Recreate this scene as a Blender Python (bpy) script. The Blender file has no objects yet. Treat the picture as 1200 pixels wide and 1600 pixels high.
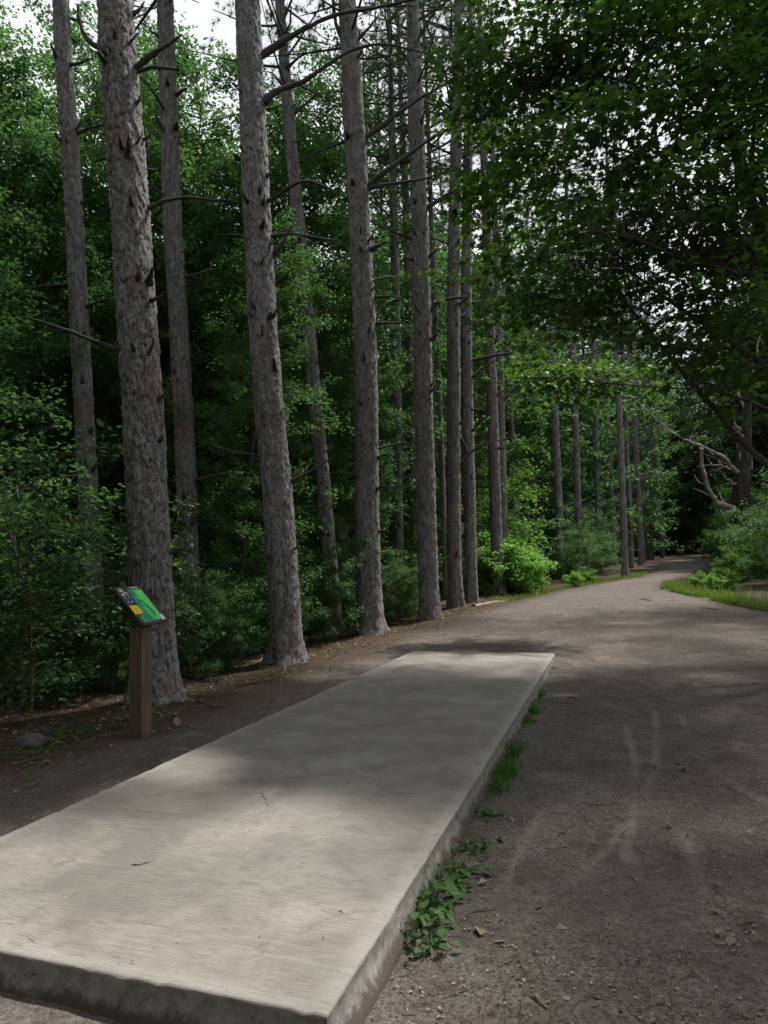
import bpy, math
import numpy as np
from mathutils import Matrix, Vector

# ------------------------------------------------------------------ camera
scene = bpy.context.scene
col = scene.collection
cam_data = bpy.data.cameras.new('camera')
cam = bpy.data.objects.new('camera', cam_data)
col.objects.link(cam)
cam_data.sensor_fit = 'VERTICAL'
cam_data.sensor_height = 36.0
cam_data.lens = 1058.0 / 1600.0 * 36.0
cam_data.clip_start = 0.05
cam_data.clip_end = 2000.0
EYE = 1.4
cam.matrix_world = Matrix(((0.94710083, 0.05205884, 0.31668579, 0.0),
                           (0.31976307, -0.06877586, -0.94499813, 0.0),
                           (-0.02741517, 0.99627293, -0.08178417, EYE),
                           (0, 0, 0, 1)))
scene.camera = cam

# ------------------------------------------------------------------ sky and sun
SUN_AZ = math.radians(34)      # from +Y towards +X
SUN_EL = math.radians(58)
SUN = np.array([math.cos(SUN_EL) * math.sin(SUN_AZ), math.cos(SUN_EL) * math.cos(SUN_AZ), math.sin(SUN_EL)])
world = bpy.data.worlds.new('World')
scene.world = world
world.use_nodes = True
wt = world.node_tree
wt.nodes.clear()
w_out = wt.nodes.new('ShaderNodeOutputWorld')
w_bg = wt.nodes.new('ShaderNodeBackground')
w_sky = wt.nodes.new('ShaderNodeTexSky')
w_sky.sky_type = 'NISHITA'
w_sky.sun_disc = False
w_sky.sun_elevation = SUN_EL
w_sky.sun_rotation = SUN_AZ
w_sky.dust_density = 2.0
w_sky.air_density = 1.0
w_co = wt.nodes.new('ShaderNodeTexCoord')
w_noise = wt.nodes.new('ShaderNodeTexNoise')
w_noise.inputs['Scale'].default_value = 2.2
w_noise.inputs['Detail'].default_value = 7
w_ramp = wt.nodes.new('ShaderNodeValToRGB')
w_ramp.color_ramp.elements[0].position = 0.30
w_ramp.color_ramp.elements[0].color = (0.45, 0.45, 0.45, 1)
w_ramp.color_ramp.elements[1].position = 0.55
w_ramp.color_ramp.elements[1].color = (1, 1, 1, 1)
w_mix = wt.nodes.new('ShaderNodeMix')
w_mix.data_type = 'RGBA'
w_mix.inputs[7].default_value = (7.4, 7.55, 7.8, 1)      # bright thin cloud cover
wt.links.new(w_co.outputs['Generated'], w_noise.inputs['Vector'])
wt.links.new(w_noise.outputs['Fac'], w_ramp.inputs['Fac'])
wt.links.new(w_ramp.outputs['Color'], w_mix.inputs[0])
wt.links.new(w_sky.outputs['Color'], w_mix.inputs[6])
wt.links.new(w_mix.outputs[2], w_bg.inputs['Color'])
w_bg.inputs['Strength'].default_value = 0.085
wt.links.new(w_bg.outputs['Background'], w_out.inputs['Surface'])

sun_data = bpy.data.lights.new('sun', 'SUN')
sun_data.energy = 4.2
sun_data.angle = math.radians(2.2)
sun_data.color = (1.0, 0.965, 0.90)
sun = bpy.data.objects.new('sun', sun_data)
col.objects.link(sun)
sun.rotation_euler = Vector((-SUN[0], -SUN[1], -SUN[2])).to_track_quat('-Z', 'Y').to_euler()

scene.view_settings.view_transform = 'Standard'
scene.view_settings.look = 'None'
scene.view_settings.exposure = 0.74
scene.view_settings.gamma = 1.0
scene.render.engine = 'CYCLES'
scene.cycles.use_denoising = True
scene.cycles.max_bounces = 3
scene.cycles.diffuse_bounces = 2
scene.cycles.glossy_bounces = 2
scene.cycles.transmission_bounces = 3
scene.cycles.adaptive_threshold = 0.03
scene.cycles.caustics_reflective = False
scene.cycles.caustics_refractive = False

RNG = np.random.default_rng(11)

# ------------------------------------------------------------------ helpers: objects
def tag(o, label=None, cat=None, group=None, kind=None):
    if label: o['label'] = label
    if cat: o['category'] = cat
    if group: o['group'] = group
    if kind: o['kind'] = kind
    return o

def thing(name, loc, label, cat, group=None):
    o = bpy.data.objects.new(name, None)
    o.empty_display_size = 0.1
    col.objects.link(o)
    o.location = tuple(float(c) for c in loc)
    return tag(o, label, cat, group)

def make_mesh(name, V, F, mat, smooth=True, attrs=None):
    """V (n,3); F one (m,k) array or a list of such arrays."""
    V = np.asarray(V, np.float32)
    Fs = F if isinstance(F, list) else [F]
    Fs = [np.asarray(f, np.int32) for f in Fs if len(f)]
    me = bpy.data.meshes.new(name)
    me.vertices.add(len(V))
    me.vertices.foreach_set('co', V.ravel())
    loops = np.concatenate([f.ravel() for f in Fs])
    tot = np.concatenate([np.full(len(f), f.shape[1], np.int32) for f in Fs])
    start = np.concatenate([[0], np.cumsum(tot)[:-1]]).astype(np.int32)
    me.loops.add(len(loops))
    me.loops.foreach_set('vertex_index', loops)
    me.polygons.add(len(tot))
    me.polygons.foreach_set('loop_start', start)
    me.polygons.foreach_set('use_smooth', np.full(len(tot), smooth))
    for k, a in (attrs or {}).items():
        at = me.attributes.new(k, 'FLOAT', 'POINT')
        at.data.foreach_set('value', np.asarray(a, np.float32))
    me.update(calc_edges=True)
    if mat: me.materials.append(mat)
    return me

def put(name, me, parent=None, loc=(0, 0, 0), rot=(0, 0, 0), scale=(1, 1, 1)):
    o = bpy.data.objects.new(name, me)
    col.objects.link(o)
    o.location = tuple(float(c) for c in loc)
    o.rotation_euler = rot
    o.scale = scale if hasattr(scale, '__len__') else (scale,) * 3
    if parent: o.parent = parent
    return o

def part(name, V, F, mat, parent, smooth=True, attrs=None):
    """mesh given in world coordinates, hung under its thing"""
    V = np.asarray(V, float) - np.array(parent.location)
    return put(name, make_mesh(name, V, F, mat, smooth, attrs), parent)

# ------------------------------------------------------------------ helpers: numeric
def smoothstep(a, b, x):
    t = np.clip((x - a) / (b - a), 0, 1)
    return t * t * (3 - 2 * t)

_NT = np.random.default_rng(5).random((256, 256))
def vnoise(x, y):
    x = np.asarray(x, float); y = np.asarray(y, float)
    xi = np.floor(x).astype(int); yi = np.floor(y).astype(int)
    fx = x - xi; fy = y - yi
    fx = fx * fx * (3 - 2 * fx); fy = fy * fy * (3 - 2 * fy)
    a = _NT[xi & 255, yi & 255]; b = _NT[(xi + 1) & 255, yi & 255]
    c = _NT[xi & 255, (yi + 1) & 255]; d = _NT[(xi + 1) & 255, (yi + 1) & 255]
    return (a * (1 - fx) + b * fx) * (1 - fy) + (c * (1 - fx) + d * fx) * fy

def fbm(x, y, octv=4, gain=0.5):
    s = 0; amp = 1; tot = 0
    for k in range(octv):
        s = s + amp * vnoise(x * 2 ** k + 17.3 * k, y * 2 ** k + 9.1 * k); tot += amp; amp *= gain
    return s / tot - 0.5

def catmull(P, n):
    """resample control points (k,d) to n points with a Catmull-Rom curve"""
    P = np.asarray(P, float)
    if len(P) == 2:
        t = np.linspace(0, 1, n)[:, None]
        return P[0] * (1 - t) + P[1] * t
    Q = np.vstack([2 * P[0] - P[1], P, 2 * P[-1] - P[-2]])
    L = np.concatenate([[0], np.cumsum(np.linalg.norm(np.diff(P[:, :3], axis=0), axis=1))])
    u = np.interp(np.linspace(0, L[-1], n), L, np.arange(len(P)))
    i = np.minimum(u.astype(int), len(P) - 2); t = (u - i)[:, None]
    p0, p1, p2, p3 = Q[i], Q[i + 1], Q[i + 2], Q[i + 3]
    return 0.5 * (2 * p1 + (p2 - p0) * t + (2 * p0 - 5 * p1 + 4 * p2 - p3) * t ** 2 + (3 * p1 - p0 - 3 * p2 + p3) * t ** 3)

def tube(P, rad, seg=6, wob=0.0, rng=RNG, cap=True):
    P = np.asarray(P, float); n = len(P)
    T = np.gradient(P, axis=0); T /= np.linalg.norm(T, axis=1)[:, None] + 1e-9
    ref = np.array([0.31, 0.17, 0.93]) if abs(T[0, 2]) < 0.8 else np.array([0.93, 0.31, 0.1])
    A = np.cross(T, ref); A /= np.linalg.norm(A, axis=1)[:, None] + 1e-9
    B = np.cross(T, A)
    th = np.linspace(0, 2 * np.pi, seg, endpoint=False)
    R = np.asarray(rad, float)[:, None] * (1 + wob * rng.standard_normal((n, seg)))
    V = P[:, None] + R[..., None] * (np.cos(th)[None, :, None] * A[:, None] + np.sin(th)[None, :, None] * B[:, None])
    i = np.arange(n - 1)[:, None] * seg; j = np.arange(seg)[None]; k = (j + 1) % seg
    F = np.stack([i + j, i + k, i + seg + k, i + seg + j], -1).reshape(-1, 4)
    V = V.reshape(-1, 3)
    tri = np.zeros((0, 3), int)
    if cap:
        V = np.vstack([V, P[-1] + T[-1] * rad[-1] * 0.4])
        e = len(V) - 1; b = (n - 1) * seg
        tri = np.stack([b + np.arange(seg), b + (np.arange(seg) + 1) % seg, np.full(seg, e)], -1)
    return V, F, tri

class Bag:
    """collects vertices, quads and triangles of one mesh"""
    def __init__(s): s.V = []; s.Q = []; s.T = []; s.n = 0
    def add(s, V, Q=None, T=None):
        s.V.append(np.asarray(V, float))
        if Q is not None and len(Q): s.Q.append(np.asarray(Q) + s.n)
        if T is not None and len(T): s.T.append(np.asarray(T) + s.n)
        s.n += len(V)
    def tube(s, P, rad, seg=5, wob=0.0): s.add(*tube(P, rad, seg, wob))
    def box(s, lo, hi):
        x0, y0, z0 = lo; x1, y1, z1 = hi
        V = [(x0,y0,z0),(x1,y0,z0),(x1,y1,z0),(x0,y1,z0),(x0,y0,z1),(x1,y0,z1),(x1,y1,z1),(x0,y1,z1)]
        s.add(V, [(0,3,2,1),(4,5,6,7),(0,1,5,4),(1,2,6,5),(2,3,7,6),(3,0,4,7)])
    def get(s):
        F = []
        if s.Q: F.append(np.concatenate(s.Q))
        if s.T: F.append(np.concatenate(s.T))
        return np.concatenate(s.V), F

LEAF_OVAL = (np.array([(0, 0, 0), (-.27, .38, .05), (-.16, .78, .02), (0, 1, -.06), (.16, .78, .02), (.27, .38, .05)], float),
             np.array([(0, 5, 1), (1, 5, 4), (1, 4, 2), (2, 4, 3)]))
LEAF_SMALL = (np.array([(0, 0, 0), (-.30, .5, .06), (0, 1, -.03), (.30, .5, .06)], float), np.array([(0, 3, 2), (0, 2, 1)]))
_ml = [(0, 0), (.44, -.02), (.30, .20), (.60, .44), (.20, .48), (0, 1.0)]
_ml = _ml + [(-x, y) for x, y in _ml[-2:0:-1]]
LEAF_MAPLE = (np.array([(0, .34, -.03)] + [(x, y, .06 * abs(x) - .05 * y) for x, y in _ml], float),
              np.array([(0, 1 + i, 1 + (i + 1) % len(_ml)) for i in range(len(_ml))]))

def leaves(P, D, N, size, tmpl):
    """one template leaf at each P, stem direction D, upper side N"""
    tv, tf = tmpl
    D = D / (np.linalg.norm(D, axis=1)[:, None] + 1e-9)
    X = np.cross(D, N); X /= np.linalg.norm(X, axis=1)[:, None] + 1e-9
    Z = np.cross(X, D)
    V = P[:, None] + size[:, None, None] * (tv[None, :, :1] * X[:, None] + tv[None, :, 1:2] * D[:, None] + tv[None, :, 2:] * Z[:, None])
    F = (np.arange(len(P))[:, None, None] * len(tv) + tf[None]).reshape(-1, 3)
    return V.reshape(-1, 3), F

# ------------------------------------------------------------------ helpers: materials
class NT:
    def __init__(s, name):
        s.m = bpy.data.materials.new(name); s.m.use_nodes = True
        s.t = s.m.node_tree; s.t.nodes.clear()
        s.out = s.n('OutputMaterial')
    def n(s, kind, **kw):
        nd = s.t.nodes.new('ShaderNode' + kind)
        for k, v in kw.items(): setattr(nd, k, v)
        return nd
    def l(s, a, b): s.t.links.new(a, b)
    def set(s, sock, v):
        if hasattr(v, 'is_linked') or hasattr(v, 'links'): s.l(v, sock)
        elif hasattr(v, '__len__') and len(v) == 3: sock.default_value = (*v, 1) if sock.type == 'RGBA' else v
        else: sock.default_value = v
    def co(s, scale=(1, 1, 1), kind='Object', rot=(0, 0, 0)):
        c = s.n('TexCoord'); mp = s.n('Mapping')
        mp.inputs['Scale'].default_value = scale; mp.inputs['Rotation'].default_value = rot
        s.l(c.outputs[kind], mp.inputs['Vector']); return mp.outputs['Vector']
    def noise(s, vec, scale, detail=4, rough=.55, dist=0.0):
        nd = s.n('TexNoise'); s.l(vec, nd.inputs['Vector'])
        nd.inputs['Scale'].default_value = scale; nd.inputs['Detail'].default_value = detail
        nd.inputs['Roughness'].default_value = rough; nd.inputs['Distortion'].default_value = dist
        return nd.outputs['Fac']
    def ramp(s, fac, stops, interp='LINEAR'):
        nd = s.n('ValToRGB'); r = nd.color_ramp; r.interpolation = interp
        while len(r.elements) < len(stops): r.elements.new(0.5)
        for e, (p, c) in zip(r.elements, stops):
            e.position = p; e.color = (*c, 1) if hasattr(c, '__len__') else (c, c, c, 1)
        s.l(fac, nd.inputs['Fac']); return nd.outputs['Color']
    def mix(s, fac, a, b, blend='MIX'):
        nd = s.n('Mix', data_type='RGBA', blend_type=blend)
        s.set(nd.inputs[0], fac); s.set(nd.inputs[6], a); s.set(nd.inputs[7], b); return nd.outputs[2]
    def math(s, op, a, b=0.5):
        nd = s.n('Math', operation=op); s.set(nd.inputs[0], a); s.set(nd.inputs[1], b); return nd.outputs[0]
    def attr(s, name):
        nd = s.n('Attribute'); nd.attribute_name = name; return nd.outputs['Fac']
    def bump(s, h, strength=.5, dist=.01, nrm=None):
        nd = s.n('Bump'); nd.inputs['Strength'].default_value = strength; nd.inputs['Distance'].default_value = dist
        s.l(h, nd.inputs['Height'])
        if nrm is not None: s.l(nrm, nd.inputs['Normal'])
        return nd.outputs['Normal']
    def principled(s, color, rough=.8, spec=.3, normal=None):
        p = s.n('BsdfPrincipled'); s.set(p.inputs['Base Color'], color); s.set(p.inputs['Roughness'], rough)
        p.inputs['Specular IOR Level'].default_value = spec
        if normal is not None: s.l(normal, p.inputs['Normal'])
        s.l(p.outputs[0], s.out.inputs['Surface']); return p

def leaf_material(name, dark, light, trans, tfac=.35, rough=.55, spec=.2):
    m = NT(name)
    g = m.n('NewGeometry')
    c = m.mix(g.outputs['Random Per Island'], dark, light)
    co = m.co()
    c = m.mix(m.math('MULTIPLY', m.noise(co, .9, 2), .5), c, light)
    p = m.principled(c, rough, spec)
    t = m.n('BsdfTranslucent')
    m.l(m.mix(g.outputs['Random Per Island'], trans, tuple(min(1, x * 1.5) for x in trans)), t.inputs['Color'])
    ms = m.n('MixShader'); ms.inputs[0].default_value = tfac
    m.l(p.outputs[0], ms.inputs[1]); m.l(t.outputs[0], ms.inputs[2]); m.l(ms.outputs[0], m.out.inputs['Surface'])
    return m.m

def plain(name, color, rough=.7, spec=.3, var=.25, scale=20., bump=0.0):
    m = NT(name); co = m.co()
    nz = m.noise(co, scale, 4)
    c = m.mix(nz, tuple(x * (1 - var) for x in color), tuple(min(1, x * (1 + var)) for x in color))
    m.principled(c, rough, spec, m.bump(nz, bump, .01) if bump else None)
    return m.m

def bark_material(name, greys, red, crack, redness=.5):
    m = NT(name)
    co = m.co((1, 1, .45)); rnd = m.attr('bark_rnd'); edge = m.attr('bark_edge')
    c = m.ramp(rnd, [(.1, greys[0]), (.45, greys[1]), (.7, greys[2]), (.9, greys[1])])
    n1 = m.noise(co, 3, 5, .65)
    c = m.mix(m.ramp(n1, [(.5, 0.0), (.64, redness * 1.2)]), c, red)
    oi = m.n('ObjectInfo')
    c = m.mix(m.math('MULTIPLY', oi.outputs['Random'], .35), c, (.145, .122, .112))
    fine = m.noise(m.co((1, 1, .30)), 54, 6, .78, .6)
    c = m.mix(m.ramp(fine, [(.36, .8), (.56, 0.0)]), c, crack)
    c = m.mix(m.ramp(m.noise(co, 75, 4, .7), [(.6, 0.0), (.72, .35)]), c, greys[2])
    ck = m.math('MULTIPLY', m.ramp(edge, [(0.01, 1.0), (.11, 0.0)]), m.ramp(m.noise(m.co(), 11, 3), [(.40, .1), (.6, 1.0)]))
    c = m.mix(ck, c, crack)
    h = m.math('ADD', fine, m.math('MULTIPLY', m.ramp(edge, [(0, 0.0), (.2, 1.0)]), .35))
    m.principled(c, .9, .2, m.bump(h, .7, .012))
    return m.m

MAT = {}
MAT['pine_bark'] = bark_material('pine_bark', [(.140, .134, .136), (.195, .188, .191), (.30, .29, .294)], (.20, .13, .10), (.028, .024, .024))
MAT['maple_bark'] = plain('maple_bark', (.07, .06, .052), .9, .2, .4, 14, .5)
MAT['dead_branch'] = plain('dead_branch', (.055, .049, .047), .9, .2, .45, 24, .5)
MAT['dead_wood'] = plain('dead_wood', (.23, .21, .18), .85, .2, .6, 9, .8)
MAT['stem'] = plain('stem', (.09, .075, .06), .9, .2, .35, 18, .3)
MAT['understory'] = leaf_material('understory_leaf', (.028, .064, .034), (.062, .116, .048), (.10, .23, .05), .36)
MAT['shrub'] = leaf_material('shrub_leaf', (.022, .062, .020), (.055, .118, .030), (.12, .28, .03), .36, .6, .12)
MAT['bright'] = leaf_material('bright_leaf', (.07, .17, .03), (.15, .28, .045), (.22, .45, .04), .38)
MAT['maple'] = leaf_material('maple_leaf', (.013, .032, .019), (.027, .055, .026), (.155, .33, .035), .22)
MAT['canopy'] = leaf_material('canopy_leaf', (.022, .042, .024), (.04, .066, .03), (.08, .16, .035), .22)
MAT['shaded_conifer'] = leaf_material('shaded_conifer_foliage', (.012, .024, .016), (.026, .044, .026), (.03, .06, .03), .12)  # leaf colour darkened to stand in for tunnel shade at the path end
MAT['needle'] = leaf_material('pine_needle', (.035, .07, .04), (.06, .10, .055), (.06, .12, .04), .2)
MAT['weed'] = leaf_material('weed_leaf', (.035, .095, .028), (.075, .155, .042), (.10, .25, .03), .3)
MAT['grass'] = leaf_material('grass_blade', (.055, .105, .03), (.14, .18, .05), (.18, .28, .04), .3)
MAT['dry_leaf'] = leaf_material('dry_leaf', (.13, .095, .07), (.30, .25, .20), (.2, .14, .08), .15, .8, .15)

# ------------------------------------------------------------------ measured positions (metres)
PINES = [
    ('A', 0.48, [(-5.25, 6.97, -0.14), (-5.34, 6.94, 1.38), (-5.45, 6.9, 3.76), (-5.6, 6.85, 6.27), (-5.79, 6.79, 8.89)]),
    ('B', 0.47, [(-4.99, 9.86, -0.06), (-5.08, 9.83, 2.34), (-5.3, 9.76, 5.55), (-5.48, 9.7, 11.24)]),
    ('C', 0.48, [(-4.71, 13.03, 0.08), (-4.73, 13.03, 2.55), (-4.69, 13.04, 6.6), (-4.87, 12.98, 13.8)]),
    ('D', 0.43, [(-4.01, 14.99, 0.17), (-3.99, 15.0, 4.13), (-3.95, 15.01, 8.46), (-3.93, 15.02, 13.15)]),
    ('E', 0.36, [(-3.93, 17.34, 0.27), (-3.88, 17.36, 3.48), (-3.65, 17.44, 9.44), (-3.31, 17.55, 16.34)]),
    ('F', 0.33, [(-3.77, 18.66, 0.33), (-3.7, 18.68, 4.69), (-3.56, 18.73, 9.98), (-3.19, 18.85, 17.35)]),
    ('Fb', 0.17, [(-4.62, 19.19, 0.35), (-4.6, 19.2, 4.85), (-4.64, 19.18, 9.11)]),
    ('G', 0.36, [(-3.49, 21.65, 0.44), (-3.47, 21.66, 4.11), (-3.44, 21.67, 7.43), (-3.4, 21.68, 11.57)]),
    ('H', 0.30, [(-3.6, 23.73, 0.51), (-3.54, 23.75, 4.35), (-3.46, 23.78, 8.49), (-3.41, 23.79, 12.51)]),
    ('I', 0.31, [(-2.16, 31.07, 0.74), (-2.16, 31.07, 4.23), (-2.13, 31.08, 8.39), (-2.11, 31.09, 13.07)]),
    ('J', 0.26, [(-1.42, 31.14, 0.74), (-1.34, 31.16, 4.19), (-1.25, 31.19, 8.33), (-1.19, 31.21, 12.97)]),
    ('K', 0.29, [(-0.74, 37.89, 0.91), (-0.61, 37.93, 4.74), (-0.51, 37.97, 8.67), (-0.34, 38.02, 14.61)]),
    ('L', 0.26, [(0.45, 30.28, 0.72), (0.52, 30.31, 3.47), (0.55, 30.32, 5.98), (0.61, 30.34, 10.11)]),
    ('M', 0.25, [(0.97, 40.59, 0.98), (1.04, 40.62, 4.15), (1.07, 40.63, 7.26), (1.17, 40.66, 13.03)]),
    ('N', 0.28, [(1.63, 45.78, 1.11), (1.7, 45.8, 4.47), (1.76, 45.82, 7.55), (1.9, 45.87, 14.44)]),
    ('O', 0.39, [(9.04, 82.3, 2.06), (9.54, 82.46, 8.96), (10.36, 82.74, 21.09)]),
    ('b1', 0.30, [(-7.9, 8.91, -0.1), (-8.07, 8.85, 3.48), (-8.27, 8.78, 6.75), (-8.56, 8.69, 11.35)]),
    ('b2', 0.33, [(-6.85, 9.99, -0.06), (-6.93, 9.96, 2.9), (-7.13, 9.9, 7.04), (-7.28, 9.85, 11.93)]),
    ('b3', 0.29, [(-5.69, 13.56, 0.1), (-5.83, 13.51, 2.05), (-6.06, 13.44, 5.6), (-6.36, 13.33, 9.92), (-6.64, 13.24, 14.57)]),
    ('b4', 0.26, [(-5.74, 18.29, 0.31), (-5.71, 18.3, 2.23), (-5.62, 18.33, 7.61), (-5.58, 18.35, 13.44), (-5.57, 18.35, 17.9)]),
    ('b5', 0.30, [(-5.87, 20.37, 0.39), (-5.79, 20.4, 9.3), (-5.81, 20.39, 14.7), (-5.87, 20.37, 19.17)]),
    ('b6', 0.19, [(-7.83, 23.95, 0.52), (-7.81, 23.96, 8.33), (-7.8, 23.96, 15.94), (-7.81, 23.96, 22.29)]),
    ('b7', 0.29, [(-3.9, 38.98, 0.94), (-3.81, 39.01, 7.96), (-3.77, 39.03, 15.45)]),
    ('b8', 0.24, [(-4.16, 30.43, 0.72), (-4.05, 30.47, 6.61), (-3.95, 30.5, 13.14)]),
]
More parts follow.
